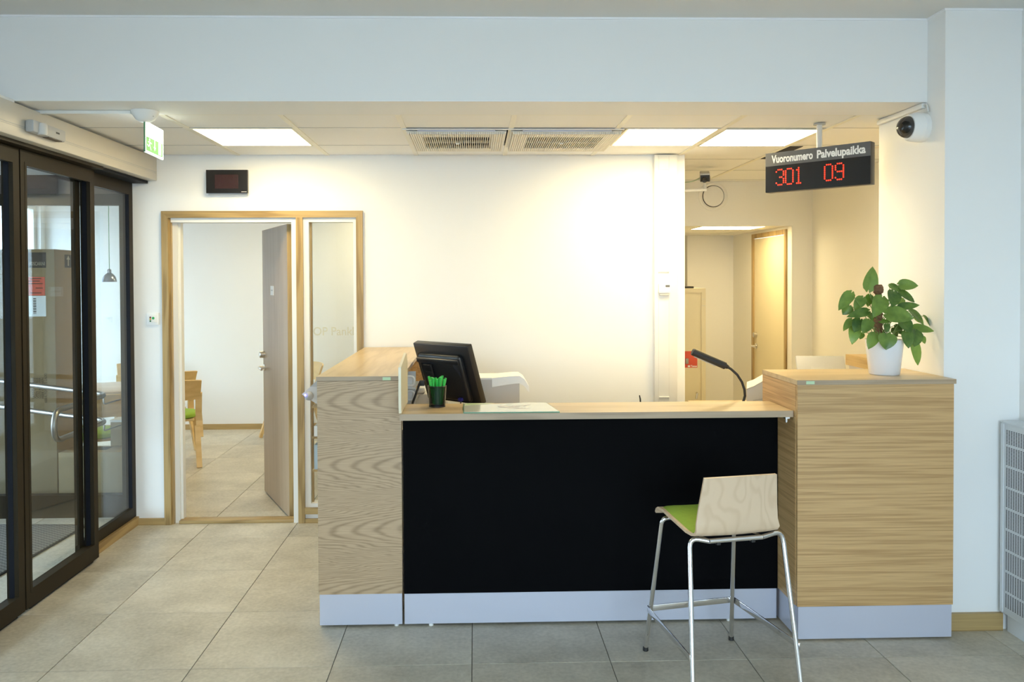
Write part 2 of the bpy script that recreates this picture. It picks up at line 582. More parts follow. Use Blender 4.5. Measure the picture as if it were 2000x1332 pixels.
    def build(self, name, mat, parent=None, sharp=35):
        if parent is None:
            xs = [p.x for p in self.v]
            ys = [p.y for p in self.v]
            zs = [p.z for p in self.v]
            c = Vector(((min(xs)+max(xs))/2, (min(ys)+max(ys))/2, min(zs)))
            self.v = [p-c for p in self.v]
            o = bpy.data.objects.new(name, self.mesh(name, mat, sharp))
            o.location = c
            INV[o.name] = Matrix.Translation(-c)
        else:
            Mi = INV.get(parent.name)
            if Mi is not None:
                self.v = [Mi @ p for p in self.v]
            o = bpy.data.objects.new(name, self.mesh(name, mat, sharp))
            o.parent = parent
            if Mi is not None:
                INV[o.name] = Mi
        COL.objects.link(o)
        return o


def thing(name, label, cat, loc=(0, 0, 0), rotz=0.0, group=None, world=True):
    o = bpy.data.objects.new(name, None)
    o.empty_display_size = 0.1
    o.location = loc
    o.rotation_euler = (0, 0, rotz)
    COL.objects.link(o)
    o['label'] = label
    o['category'] = cat
    if group:
        o['group'] = group
    if world:
        INV[o.name] = (Matrix.Translation(Vector(loc)) @ Matrix.Rotation(rotz, 4, 'Z')).inverted()
    return o


def tag(o, label, cat, group=None):
    o['label'] = label
    o['category'] = cat
    if group:
        o['group'] = group
    return o


def struct(o, label=None):
    o['kind'] = 'structure'
    if label:
        o['label'] = label
    return o


def bx(name, x0, x1, y0, y1, z0, z1, mat, parent=None, b=0.0):
    m = MB()
    if b:
        m.rbox(x0, x1, y0, y1, z0, z1, b)
    else:
        m.box(x0, x1, y0, y1, z0, z1)
    return m.build(name, mat, parent)


def copy_tree(o, loc, rotz, label, group=None):
    r = o.copy()
    COL.objects.link(r)
    r.location = loc
    r.rotation_euler = (0, 0, rotz)
    r['label'] = label
    if group:
        r['group'] = group
    for ch in list(o.children):
        c = ch.copy()
        COL.objects.link(c)
        c.parent = r
        for g in list(ch.children):
            d = g.copy()
            COL.objects.link(d)
            d.parent = c
    return r


def text_vf(s, size, bold=0.0, ext=0.0005, align='CENTER', sx=1.0):
    cu = bpy.data.curves.new('lettering', 'FONT')
    cu.body = s
    cu.size = size
    cu.align_x = align
    cu.align_y = 'CENTER'
    cu.offset = bold*size
    cu.extrude = ext
    cu.resolution_u = 3
    ob = bpy.data.objects.new('lettering', cu)
    me = bpy.data.meshes.new_from_object(ob)
    vs = [Vector((v.co.x*sx, v.co.y, v.co.z)) for v in me.vertices]
    fs = [tuple(p.vertices) for p in me.polygons]
    bpy.data.objects.remove(ob)
    bpy.data.curves.remove(cu)
    bpy.data.meshes.remove(me)
    return vs, fs


R90X = Matrix.Rotation(math.radians(90), 4, 'X')


def face_cam(loc, yaw=0.0):
    """frame whose x runs right, y up, z towards -Y (turned by yaw about Z)"""
    return Matrix.Translation(Vector(loc)) @ Matrix.Rotation(yaw, 4, 'Z') @ R90X


def arc_pts(c, r, a0, a1, n, u, v):
    c, u, v = Vector(c), Vector(u), Vector(v)
    return [c + u*(r*math.cos(a0+(a1-a0)*i/n)) + v*(r*math.sin(a0+(a1-a0)*i/n)) for i in range(n+1)]


def fillet(pts, r, n=5):
    """polyline with rounded corners"""
    pts = [Vector(p) for p in pts]
    out = [pts[0]]
    for i in range(1, len(pts)-1):
        p, a, b = pts[i], (pts[i-1]-pts[i]), (pts[i+1]-pts[i])
        rr = min(r, a.length*0.49, b.length*0.49)
        s, e = p+a.normalized()*rr, p+b.normalized()*rr
        for k in range(n+1):
            t = k/n
            out.append(s*(1-t)**2 + p*2*t*(1-t) + e*t*t)
    out.append(pts[-1])
    return out

# ================================================================== SETTING
YB = 5.60            # back wall plane
# ---- floor with tiles
fl = bx('floor', -4.9, 3.15, -2.75, 9.35, -0.14, -0.005, GROUT)
struct(fl)
tm = MB().rbox(-0.2984, 0.2984, -0.2984, 0.2984, -0.005, 0.0, 0.0012, seg=1).mesh('floor_tile', TILE)
for j in range(-5, 10):
    for i in range(-5, 9):
        x, y = -1.8178+0.6*i+0.3, 3.4921+0.6*j+0.3
        if x < -4.9 or x > 3.1 or y > 9.5:
            continue
        if y < 3.4 and (x < -2.5 or x > 2.8):
            continue
        o = bpy.data.objects.new('floor_tile', tm)
        o.parent = fl
        o.location = Vector((x, y, 0)) - fl.location
        COL.objects.link(o)
bx('floor_screed', -4.9, 3.15, -2.75, 0.48, -0.005, 0.0, TILE, fl)

# ---- front hall shell
struct(bx('ceiling_front', -2.5, 2.75, -2.75, 3.905, 2.905, 3.10, CEIL))
struct(bx('ceiling_beam', -4.9, 2.7, 3.905, 4.22, 2.505, 3.10, WALL))
struct(bx('wall_column', 2.194, 2.75, 3.755, 4.375, 0.0, 2.905, WALL))
struct(bx('wall_right', 2.555, 2.75, -2.75, 3.755, 0.0, 2.905, WALL))
struct(MB().box(-2.5, -2.34, -2.75, 2.4, 0, 2.905).box(-2.5, -2.34, 2.4, 3.905, 2.51, 2.905)
       .box(-2.5, -2.345, 2.4, 5.60, 2.352, 2.505).build('wall_left', WALL))
w = MB().box(-2.5, -1.55, -2.75, -2.6, 0, 2.905).box(2.45, 2.75, -2.75, -2.6, 0, 2.905)
w.box(-1.55, 2.45, -2.75, -2.6, 0, 0.3).box(-1.55, 2.45, -2.75, -2.6, 2.8, 2.905)
struct(w.build('wall_front', WALL))
wf = MB()
for x in (-1.55, -0.25, 1.05, 2.39):
    wf.box(x, x+0.06, -2.72, -2.64, 0.3, 2.8)
for x0, x1 in ((-1.49, -0.25), (-0.19, 1.05), (1.11, 2.39)):
    wf.box(x0, x1, -2.72, -2.64, 0.3, 0.37).box(x0, x1, -2.72, -2.64, 2.73, 2.8)
w1 = struct(wf.build('window_1', BRONZE), 'large shop window behind the camera')
for x0, x1 in ((-1.49, -0.25), (-0.19, 1.05), (1.11, 2.39)):
    bx('pane', x0, x1, -2.685, -2.677, 0.37, 2.73, GLASS, w1)

b_t = MB().box(-2.34, 2.186, 3.897, 3.905, 2.896, 2.905).box(2.186, 2.194, 3.747, 3.905, 2.896, 2.905).box(2.194, 2.555, 3.747, 3.755, 2.896, 2.905)
struct(b_t.build('trim_2', paint('bright_sealant', (0.92, 0.92, 0.93), 0.5, var=0.01)), 'thin white sealant line where the beam meets the ceiling')

# ---- back wall, door and side light
DX0, DX1, DZ = -2.067, -0.802, 2.086
w = MB().box(-2.345, DX0, YB, YB+0.1, 0, 2.53).box(DX1, 1.453, YB, YB+0.1, 0, 2.53).box(DX0, DX1, YB, YB+0.1, DZ, 2.53)
struct(w.build('wall_back', WALL))
MX0, MX1 = -1.208, -1.163          # oak mullion between door and side light
tr = struct(MB().prism([(-2.112, 0), (DX0, 0), (DX0, DZ), (-2.112, DZ+0.045)], 0.02, face_cam((0, YB, 0)))
            .build('trim_1', OAKZ), 'oak architrave around the meeting room door and side light')
MB().prism([(-2.112, DZ+0.045), (DX0, DZ), (DX1, DZ), (DX1+0.045, DZ+0.045)], 0.02, face_cam((0, YB, 0))).build('head_board', OAKX, tr)
MB().prism([(DX1+0.045, 0), (DX1, 0), (DX1, DZ), (DX1+0.045, DZ+0.045)][::-1], 0.02, face_cam((0, YB, 0))).build('side_board', OAKZ, tr)
bx('mullion_board', MX0, MX1, YB-0.02, YB, 0.0, DZ, OAKZ, tr)
bx('inner_lining', DX0, DX0+0.012, YB, YB+0.03, 0, DZ, OAKZ, tr)
# door frame (white) and leaf
d1 = struct(MB().box(DX0+0.0121, DX0+0.045, YB+0.03, YB+0.1, 0, DZ-0.03).box(-1.243, MX0, YB+0.0, YB+0.1, 0, DZ-0.03)
            .box(DX0+0.012, MX0, YB+0.0, YB+0.1, DZ-0.03, DZ).build('door_1', WHITE), 'white door frame with an open oak door leaf')
bx('frame_stop', DX0+0.045, DX0+0.06, YB+0.05, YB+0.1, 0, DZ-0.03, WHITE, d1)
HX, HY = -1.274, 5.702
ang = math.atan2(0.75, -0.365)
ML = Matrix.Translation((HX, HY, 0)) @ Matrix.Rotation(ang, 4, 'Z')
dl = MB().box(0.0, 0.825, -0.022, 0.022, 0.012, 2.05, ML).build('door_leaf', LEAFOAK, d1)
MB().box(-0.0012, 0.0, -0.0205, 0.0205, 0.012, 2.05, ML).build('leaf_edge', OAKZ, dl)
hd = MB()
for sgn in (1,):
    y0 = 0.022*sgn
    hd.lathe([(0.026, 0), (0.026, 0.006), (0.012, 0.008), (0.012, 0.04)], 16, ML @ Matrix.Translation((0.775, y0, 0.985)) @ Matrix.Rotation(math.radians(-90), 4, 'X'))
    hd.tube(fillet([(0.775, y0+0.045, 0.985), (0.70, y0+0.05, 0.985), (0.665, y0+0.045, 0.98)], 0.02), 0.009, 10, True, ML)
hd.build('handle', NICKEL, dl)
MB().lathe([(0.026, 0), (0.026, 0.035), (0.020, 0.04)], 20, ML @ Matrix.Translation((0.775, 0.022, 1.085)) @ Matrix.Rotation(math.radians(-90), 4, 'X')).build('lock', NICKEL, dl)
Mp = ML @ Matrix.Translation((0.475, 0.022, 1.585)) @ Matrix.Rotation(math.pi, 4, 'Z') @ R90X
pl = MB().box(-0.05, 0.05, -0.035, 0.035, 0, 0.004, Mp).build('name_plate', WPRINT, dl)
mk = MB()
for k in range(6):
    mk.box(-0.034+0.0115*k, -0.026+0.0115*k, -0.004, 0.006, 0.004, 0.0046, Mp)
mk.build('plate_print', GREYP, dl)
bx('threshold', DX0+0.045, -1.243, YB+0.0, YB+0.09, 0.0, 0.022, OAKX, d1, 0.003)
# side light
wl = struct(MB().box(MX1, MX1+0.038, YB, YB+0.09, 0.105, DZ).box(-0.824, DX1, YB, YB+0.09, 0.105, DZ)
            .box(MX1+0.038, -0.824, YB, YB+0.09, DZ-0.03, DZ).box(MX1+0.038, -0.824, YB, YB+0.09, 0.105, 0.131).build('window_2', WHITE), 'tall glazed side light beside the meeting room door')
bx('glazing_bead', MX1+0.038, MX1+0.050, YB+0.04, YB+0.06, 0.131, DZ-0.03, OAKZ, wl)
bx('pane', MX1+0.05, -0.824, YB+0.047, YB+0.053, 0.131, DZ-0.03, GLASS, wl)
bx('oak_sill', MX1, DX1, YB-0.02, YB+0.0, 0.062, 0.105, OAKX, wl)
bx('sill_board', MX1, DX1, YB, YB+0.09, 0.0, 0.1045, WHITE, wl)
vs, fs = text_vf('OP Pankki', 0.082, 0.012, 0.0003, 'LEFT', 0.93)
MB().add(vs, fs, face_cam((-1.112, YB+0.0465, 1.305))).build('etched_lettering', FROST, wl)['label'] = 'faint cream lettering on the pane'
# baseboards
struct(bx('baseboard_back', -2.345, -2.113, YB-0.015, YB, 0, 0.045, OAKX))
struct(bx('baseboard_back_counter', -0.756, -0.741, YB-0.015, YB, 0, 0.045, OAKX))
struct(bx('baseboard_sidelight', MX1+0.001, DX1-0.001, YB-0.018, YB-0.001, 0, 0.03, OAKX))
struct(bx('baseboard_column', 2.194, 2.47, 3.735, 3.755, 0, 0.082, OAKX))

# ---- suspended ceiling over the counter and back office
cb = struct(bx('ceiling_back', -2.6, 3.15, 4.22, 7.23, 2.545, 2.70, CEIL))
XL = [-2.2+0.603*i for i in range(9)]
YL = [4.22, 4.61, 5.20, 5.80, 6.40, 7.0, 7.13]
cells = {}
LIGHTS = [(1, 1), (5, 1), (6, 1)]
ACS = [(3, 1), (4, 1)]
for i in range(-1, 9):
    xa = XL[i] if i >= 0 else -2.345
    xb = XL[i+1] if i+1 < len(XL) else 2.985
    if i == 8:
        xa, xb = XL[8], 2.985
    for j in range(6):
        ya, yb = YL[j], YL[j+1]
        if xb-xa < 0.05 or (xa < 1.4 and j >= 3):
            continue
        if (i, j) in LIGHTS or (i, j) in ACS:
            continue
        if j == 2 and xb < 1.45:
            yb = YB
        bx('ceiling_tile', xa+0.004, xb-0.004, ya+0.003, yb-0.003, 2.512, 2.530, CTILE, cb)
for i, x in enumerate(XL):
    y1 = 7.13 if x > 1.4 else YB
    bx('ceiling_bar', x-0.014, x+0.014, 4.22, y1, 2.507, 2.512, TBAR, cb)
bx('ceiling_bar', -2.345, 2.985, 4.22, 4.235, 2.506, 2.512, TBAR, cb)
for y in (4.61, 5.20, 5.80, 6.40, 7.0):
    bx('ceiling_joint', -2.345 if y < 5.5 else 1.46, 2.985, y-0.0035, y+0.0035, 2.5105, 2.5119, GREYP, cb)
bx('ceiling_void', -2.345, 2.985, 4.237, 7.13, 2.531, 2.545, HOLE, cb)
slot = bx('air_slot', 2.045, 2.13, 5.24, 5.78, 2.5085, 2.5115, HOLE, cb)
slot['label'] = 'dark open slot in the ceiling behind the sign'


def led_panel(x0, x1, y0, y1, z, label, group='square LED ceiling panels', mat=None):
    t = thing('ceiling_light', label, 'light', ((x0+x1)/2, (y0+y1)/2, z), group=group)
    bx('diffuser', x0+0.012, x1-0.012, y0+0.012, y1-0.012, z-0.003, z+0.004, mat or LEDPANEL, t)
    f = MB()
    f.box(x0, x1, y0, y0+0.012, z-0.004, z+0.02).box(x0, x1, y1-0.012, y1, z-0.004, z+0.02)
    f.box(x0, x0+0.012, y0+0.012, y1-0.012, z-0.004, z+0.02).box(x1-0.012, x1, y0+0.012, y1-0.012, z-0.004, z+0.02)
    f.build('frame', TBAR, t)
    return t


led_panel(XL[1]+0.016, XL[2]-0.016, 4.615, 5.195, 2.510, 'lit ceiling panel above the meeting room door')
led_panel(XL[5]+0.055, XL[6]-0.016, 4.615, 5.195, 2.510, 'lit ceiling panel right beside the two air conditioners')
led_panel(XL[6]+0.016, XL[7]-0.016, 4.635, 5.215, 2.510, 'lit ceiling panel behind the red number display')

# ---- back office
struct(bx('wall_partition', 1.353, 1.453, YB+0.1, 9.2, 0, 2.55, WALL))
struct(bx('wall_office_right', 2.985, 3.15, 4.375, 7.23, 0, 2.55, OFFICEWALL))
struct(bx('wall_office_return', 2.5, 2.985, 4.375, 4.45, 0, 2.55, OFFICEWALL))
struct(MB().box(1.453, 2.80, 7.13, 7.23, 2.122, 2.545).box(2.80, 2.985, 7.13, 7.23, 0, 2.545).build('wall_office_bulkhead', OFFICEWALL))
w = MB().box(2.80, 2.985, 7.23, 7.26, 0, 2.13).box(2.80, 2.985, 8.12, 8.86, 0, 2.13).box(2.80, 2.985, 7.26, 8.12, 2.075, 2.13)
struct(w.build('wall_passage_right', OFFICEWALL))
struct(bx('wall_passage_end', 2.345, 2.80, 8.76, 8.86, 0, 2.13, OFFICEWALL))
struct(MB().box(1.453, 1.80, 8.9, 9.0, 0, 2.13).box(2.30, 2.345, 8.76, 9.2, 0, 2.13).build('wall_passage_recess', OFFICEWALL))
pc = struct(bx('ceiling_passage', 1.453, 2.985, 7.23, 9.2, 2.145, 2.30, CEIL))
for xa, xb in ((1.455, 2.025), (2.625, 2.98)):
    bx('ceiling_tile', xa, xb, 7.24, 7.66, 2.127, 2.142, CTILE, pc)
for xa, xb in ((1.455, 1.985), (1.99, 2.585), (2.59, 2.98)):
    bx('ceiling_tile', xa, xb, 7.665, 8.25, 2.127, 2.142, CTILE, pc)
    bx('ceiling_tile', xa, xb, 8.255, 8.85, 2.127, 2.142, CTILE, pc)
led_panel(2.03, 2.62, 7.235, 7.655, 2.127, 'lit ceiling panel in the low passage behind the counter')
d3 = struct(MB().box(2.785, 2.80, 7.232, 7.275, 0, 2.10).box(2.785, 2.80, 8.09, 8.135, 0, 2.10).box(2.785, 2.80, 7.275, 8.09, 2.055, 2.10)
            .build('door_2', OAKZ), 'closed cream door with oak frame in the passage')
lf = bx('door_leaf', 2.80, 2.84, 7.275, 8.09, 0.01, 2.052, CREAM, d3)
MB().lathe([(0.028, 0), (0.028, 0.006), (0.012, 0.008), (0.012, 0.05)], 16, Matrix.Translation((2.80, 8.03, 0.99)) @ Matrix.Rotation(math.radians(-90), 4, 'Y')) \
    .tube([(2.752, 8.03, 0.99), (2.748, 7.91, 0.99)], 0.009, 10).build('handle', NICKEL, lf)
MB().lathe([(0.026, 0), (0.026, 0.03), (0.02, 0.034)], 16, Matrix.Translation((2.80, 8.03, 1.10)) @ Matrix.Rotation(math.radians(-90), 4, 'Y')).build('lock', NICKEL, lf)
bx('hinge', 2.79, 2.80, 7.277, 7.295, 1.58, 1.70, LGREY, lf)

# ---- meeting room shell
struct(bx('wall_meeting_back', -4.9, 3.15, 9.2, 9.35, 0, 2.75, WALL))
struct(bx('ceiling_meeting', -4.9, 1.36, YB+0.1, 9.2, 2.62, 2.75, CEIL))
led_panel(-2.45, -1.85, 7.3, 7.9, 2.615, 'ceiling panel added to brighten the meeting room near the door', mat=LEDDIM)  # unseen panel, added to brighten and warm the meeting room
led_panel(-1.1, -0.5, 8.2, 8.8, 2.615, 'ceiling panel added to brighten the meeting room behind the side light')  # unseen panel, added to lift the wall behind the side light pane
struct(bx('baseboard_meeting', -4.75, 1.353, 9.182, 9.2, 0, 0.06, OAKX))
w = MB().box(-4.9, -4.75, 5.85, 9.2, 0, 0.42).box(-4.9, -4.75, 5.85, 9.2, 2.5, 2.75).box(-4.9, -4.75, 5.85, 7.60, 0.42, 2.5).box(-4.9, -4.75, 9.1, 9.2, 0.42, 2.5)
struct(w.build('wall_meeting_left', WALL))
wm = MB()
for y in (7.60, 8.325, 9.05):
    wm.box(-4.86, -4.80, y, y+0.05, 0.42, 2.5)
for y0, y1 in ((7.65, 8.325), (8.375, 9.05)):
    wm.box(-4.86, -4.80, y0, y1, 0.42, 0.47).box(-4.86, -4.80, y0, y1, 2.45, 2.5)
w3 = struct(wm.build('window_3', WHITE), 'white framed street window of the meeting room')
for y in (7.65, 8.375):
    bx('pane', -4.834, -4.826, y, y+0.675, 0.47, 2.45, GLASS, w3)

# ---- entrance lobby behind the sliding doors
struct(bx('ceiling_lobby', -4.9, -2.5, 2.3, 5.85, 2.40, 2.505, CEIL))
struct(bx('wall_lobby_front', -4.9, -2.5, 2.3, 2.4, 0, 2.40, WALL))
gw = MB().box(-4.75, -2.345, 5.78, 5.84, 0, 0.16).box(-4.75, -2.345, 5.78, 5.84, 2.19, 2.27)
for x in (-4.75, -3.55, -2.405):
    gw.box(x, x+0.06, 5.78, 5.84, 0.16, 2.19)
w4 = struct(gw.build('window_4', BRONZE), 'dark framed glass wall between lobby and meeting room')
bx('transom', -4.75, -2.345, 5.775, 5.845, 2.27, 2.40, BROWNBEAM, w4)
bx('pane', -4.69, -3.55, 5.806, 5.814, 0.16, 2.19, GLASS, w4)
bx('pane', -3.49, -2.405, 5.806, 5.814, 0.16, 2.19, GLASS, w4)
bx('corner_post', -2.40, -2.345, YB, 5.78, 0, 2.34, BRONZE, w4)
struct(bx('wall_lobby_return', -2.5, -2.345, YB, 5.86, 2.405, 2.62, WALL))
gf = MB().box(-4.88, -4.80, 2.4, 5.78, 0, 0.10).box(-4.88, -4.80, 2.4, 5.78, 2.32, 2.40)
for y in (2.4, 3.5, 4.6, 5.71):
    gf.box(-4.88, -4.80, y, y+0.07, 0.10, 2.32)
w5 = struct(gf.build('window_5', BRONZE), 'dark framed street glazing of the entrance lobby')
for y in (2.47, 3.57, 4.67):
    bx('pane', -4.845, -4.837, y, y+1.03, 0.10, 2.32, GLASS, w5)

# ---- sliding glass doors
SX = -2.245        # hall-side face of the sliding leaves


def glass_leaf(name, y0, y1, z0, z1, x1, dep, stile, top, bot, parent=None):
    """bronze frame with mitred-looking bead lines and one pane; x1 is the hall-side face"""
    x0 = x1-dep
    m = MB()
    m.box(x0, x1, y0, y0+stile, z0, z1).box(x0, x1, y1-stile, y1, z0, z1)
    m.box(x0, x1, y0+stile, y1-stile, z1-top, z1).box(x0, x1, y0+stile, y1-stile, z0, z0+bot)
    f = m.build(name, BRONZE, parent)
    return f


def bead(parent, y0, y1, z0, z1, x1, w=0.018):
    m = MB().box(x1-0.02, x1+0.0015, y0, y0+w, z0, z1).box(x1-0.02, x1+0.0015, y1-w, y1, z0, z1)
    m.box(x1-0.02, x1+0.0015, y0+w, y1-w, z1-w, z1).box(x1-0.02, x1+0.0015, y0+w, y1-w, z0, z0+w)
    return m.build('glazing_bead', BRONZE, parent)


def sliding(y0, y1, label):
    t = thing('sliding_door', label, 'glass door', (SX-0.03, (y0+y1)/2, 0), group='sliding leaves of the entrance')
    glass_leaf('frame', y0, y1, 0.015, 2.315, SX, 0.060, 0.05, 0.07, 0.085, t)
    bead(t, y0+0.05-0.012, y1-0.05+0.012, 0.10-0.012, 2.245+0.012, SX)
    bx('pane', SX-0.056, SX-0.048, y0+0.05, y1-0.05, 0.10, 2.245, GLASS, t)
    bx('inner_gasket', SX-0.0475, SX-0.022, y1-0.054, y1-0.05, 0.10, 2.245, GASKET, t)
    bx('gasket', SX-0.055, SX-0.02, y0-0.004, y0, 0.03, 2.31, GASKET, t)
    bx('brush_seal', SX-0.055, SX-0.01, y0+0.05, y1-0.05, 0.002, 0.015, GASKET, t)
    return t


sliding(4.118, 4.905, 'bronze framed sliding glass leaf showing the tall cardboard carton')
sliding(3.315, 4.106, 'bronze framed sliding glass leaf cut by the left picture edge')
fx = struct(glass_leaf('window_6', 4.80, 5.598, 0.06, 2.33, -2.308, 0.026, 0.055, 0.09, 0.07), 'fixed bronze side panel next to the sliding doors')
bx('pane', -2.328, -2.321, 4.855, 5.543, 0.13, 2.24, GLASS, fx)
bx('inner_gasket', -2.333, -2.3085, 5.5395, 5.543, 0.13, 2.24, GASKET, fx)
bx('top_channel', -2.30, -2.20, 4.91, 5.59, 2.318, 2.335, GASKET, fx)
fx2 = struct(glass_leaf('window_7', 2.42, 3.45, 0.06, 2.33, -2.308, 0.036, 0.045, 0.09, 0.07), 'fixed bronze side panel outside the left picture edge')
bx('pane', -2.330, -2.323, 2.465, 3.405, 0.13, 2.24, GLASS, fx2)
struct(bx('baseboard_entrance', -2.345, -2.29, 4.915, YB-0.001, 0, 0.058, OAKY))
hb = thing('door_operator', 'beige header box of the sliding door drive', 'door drive', (-2.24, 4.0, 2.335))
MB().rbox(-2.335, -2.14, 2.42, 5.594, 2.336, 2.495, 0.006).build('cover', HEADER, hb)
bx('cover_groove', -2.1405, -2.1392, 2.43, 5.58, 2.392, 2.395, GREYP, hb)
bx('cover_groove', -2.1405, -2.1392, 2.43, 5.58, 2.384, 2.386, GREYP, hb)
bx('top_lid', -2.335, -2.15, 2.42, 3.903, 2.495, 2.508, WHITE, hb)
bx('track_cover', -2.30, -2.19, 2.42, 4.905, 2.318, 2.336, BRONZE, hb)
bx('end_cap', -2.335, -2.145, 5.594, 5.599, 2.338, 2.493, HEADER, hb)
sn = thing('motion_sensor', 'grey motion sensor on the door header box', 'sensor', (-2.12, 4.1, 2.375))
MB().rbox(-2.139, -2.095, 3.965, 4.275, 2.372, 2.432, 0.010).build('housing', GREYP, sn)
MB().lathe([(0.0, 0.0), (0.02, 0.002), (0.024, 0.01), (0.024, 0.05), (0.02, 0.058)], 16, Matrix.Translation((-2.093, 4.035, 2.366))).build('lens', LGREY, sn)
bx('lower_window', -2.130, -2.100, 4.11, 4.24, 2.3695, 2.3735, BROWNBEAM, sn)
mk = MB()
for k in range(4):
    mk.box(-2.0952, -2.0946, 4.172+0.009*k, 4.179+0.009*k, 2.400, 2.409)
mk.build('printed_mark', INK, sn)

# ---- street outside
struct(bx('ground_street', -40, 20, -30, 30, -0.30, -0.15, ASPH))


def far_house(name, x0, x1, y0, y1, h, label, face, wmat):
    t = thing(name, label, 'building', ((x0+x1)/2, (y0+y1)/2, -0.15))
    bx('wall', x0, x1, y0, y1, -0.15, h, wmat, t)
    if face == 'X':
        for yy in range(int(y0)+1, int(y1)-1, 2):
            for zz in (1.0, 4.0, 7.0):
                f = bx('window', x1, x1+0.06, yy, yy+1.1, zz, zz+1.6, WHITE, t)
                bx('pane', x1+0.06, x1+0.07, yy+0.1, yy+1.0, zz+0.1, zz+1.5, DWIN, f)
    return t


far_house('street_building', -24, -18, 4, 26, 9, 'pale building across the street seen through the lobby glass', 'X', FACADE)

# ================================================================== RECEPTION COUNTER
# ---- tall left cabinet
LX0, LX1, LY0, LY1 = -0.748, -0.350, 3.885, 5.56
t = thing('reception_cabinet', 'tall oak counter cabinet in front of the meeting room side light', 'cabinet', ((LX0+LX1)/2, LY0, 0))
m = MB().box(LX0, LX1, LY0, LY0+0.02, 0.16, 1.178)                        # front
m.build('front_panel', VENEER, t)
m = MB().box(LX0, LX0+0.02, LY0+0.02, LY1, 0.16, 1.178).box(LX0+0.02, LX1, LY1-0.02, LY1, 0.16, 1.178)
m.build('side_panel', VENEERY, t)
bx('carcass', LX0+0.02, LX1, LY0+0.021, LY1-0.021, 0.16, 0.93, LGREY, t)
bx('niche_back', LX0+0.02, LX0+0.03, LY0+0.021, LY1-0.021, 0.93, 1.178, PAPER, t)
bx('niche_divider', LX0+0.03, LX1-0.002, 4.25, 4.27, 0.93, 1.178, LGREY, t)
top = bx('top', LX0-0.003, LX1+0.003, LY0-0.003, LY1+0.03, 1.180, 1.200, TOPWOODY, t)
bx('edge_band', LX0-0.003, LX1+0.003, LY0-0.0045, LY0-0.003, 1.180, 1.1995, EDGE, top)
bx('edge_band', LX1+0.003, LX1+0.0045, LY0-0.003, LY1+0.03, 1.180, 1.1995, EDGE, top)
bx('kick_plate', LX0+0.004, LX1-0.002, LY0+0.003, LY0+0.021, 0.012, 0.159, KICK, t)
bx('kick_side', LX0+0.004, LX0+0.02, LY0+0.021, LY1, 0.012, 0.159, KICK, t)
MB().lathe([(0.011, 0), (0.011, 0.012)], 12, Matrix.Translation((LX1-0.03, LY0+0.02, 0))).build('foot', WPRINT, t)
MB().lathe([(0.011, 0), (0.011, 0.012)], 12, Matrix.Translation((LX0+0.06, LY0+0.05, 0))).build('foot', WPRINT, t)
MB().lathe([(0.011, 0), (0.011, 0.012)], 12, Matrix.Translation((LX0+0.06, LY1-0.05, 0))).build('foot', WPRINT, t)
st = bx('sticker', -0.437, -0.399, LY0-0.0055, LY0-0.0045, 1.181, 1.196, STICK, t)
st['label'] = 'pale green sticker'

# ---- black front of the counter
BX0, BX1 = -0.343, 1.458
t = thing('reception_desk', 'black counter front panel with aluminium kick plate', 'counter', ((BX0+BX1)/2, 3.9, 0))
bx('panel', BX0, BX1, 3.885, 3.907, 0.158, 1.018, BLACKP, t)
bx('kick_plate', BX0+0.002, BX1-0.004, 3.888, 3.906, 0.012, 0.157, KICK, t)
bx('support_panel', BX0+0.02, BX1-0.02, 3.96, 3.98, 0.0, 1.018, LGREY, t)
for x in (-0.215, 1.225):
    MB().lathe([(0.011, 0), (0.011, 0.012)], 12, Matrix.Translation((x, 3.90, 0))).build('foot', WPRINT, t)
t = thing('worktop', 'low oak counter top over the black front panel', 'counter top', ((BX0+BX1)/2, 3.85, 1.02))
wt = bx('slab', -0.341, 1.4575, 3.692, 3.995, 1.0205, 1.050, TOPWOOD, t)
bx('edge_band', -0.341, 1.4575, 3.6905, 3.692, 1.0205, 1.0495, EDGE, wt)
bk = MB().box(1.425, 1.445, 3.70, 3.735, 1.012, 1.0204)
bk.lathe([(0.006, 0), (0.006, 0.02)], 10, Matrix.Translation((1.435, 3.715, 0.993)))
bk.build('fixing_screw', CHROME, t)

# ---- tall right cabinet
RX0, RX1, RY0, RY1 = 1.461, 2.185, 3.655, 4.10
t = thing('reception_cabinet', 'wide oak counter cabinet carrying the potted plant', 'cabinet', ((RX0+RX1)/2, RY0, 0))
bx('front_panel', RX0+0.002, RX1-0.002, RY0, RY0+0.02, 0.16, 1.172, VENEER2, t)
MB().box(RX0, RX0+0.02, RY0+0.0201, RY1, 0.16, 1.172).build('side_panel', VENEERY, t)
MB().box(RX1-0.02, RX1, RY0+0.0201, RY1, 0.16, 1.172).build('side_panel', VENEERY, t)
bx('carcass', RX0+0.02, RX1-0.02, RY0+0.021, RY1, 0.16, 1.172, LGREY, t)
top = bx('top', RX0-0.002, RX1+0.006, RY0-0.004, RY1, 1.173, 1.194, TOPWOOD, t)
bx('edge_band', RX0-0.002, RX1+0.006, RY0-0.0055, RY0-0.004, 1.173, 1.1935, EDGE, top)
bx('kick_plate', RX0+0.008, RX1-0.006, RY0+0.004, RY0+0.02, 0.010, 0.158, KICK, t)
bx('kick_side', RX0+0.008, RX0+0.022, RY0+0.02, RY1, 0.010, 0.158, KICK, t)
for x in (RX0+0.06, RX1-0.06):
    MB().lathe([(0.012, 0), (0.012, 0.16)], 12, Matrix.Translation((x, RY0+0.08, 0))).build('foot', BLACKM, t)
    MB().lathe([(0.012, 0), (0.012, 0.16)], 12, Matrix.Translation((x, RY1-0.04, 0))).build('foot', BLACKM, t)
st = bx('sticker', 1.500, 1.538, RY0-0.0065, RY0-0.0055, 1.176, 1.190, STICK, t)
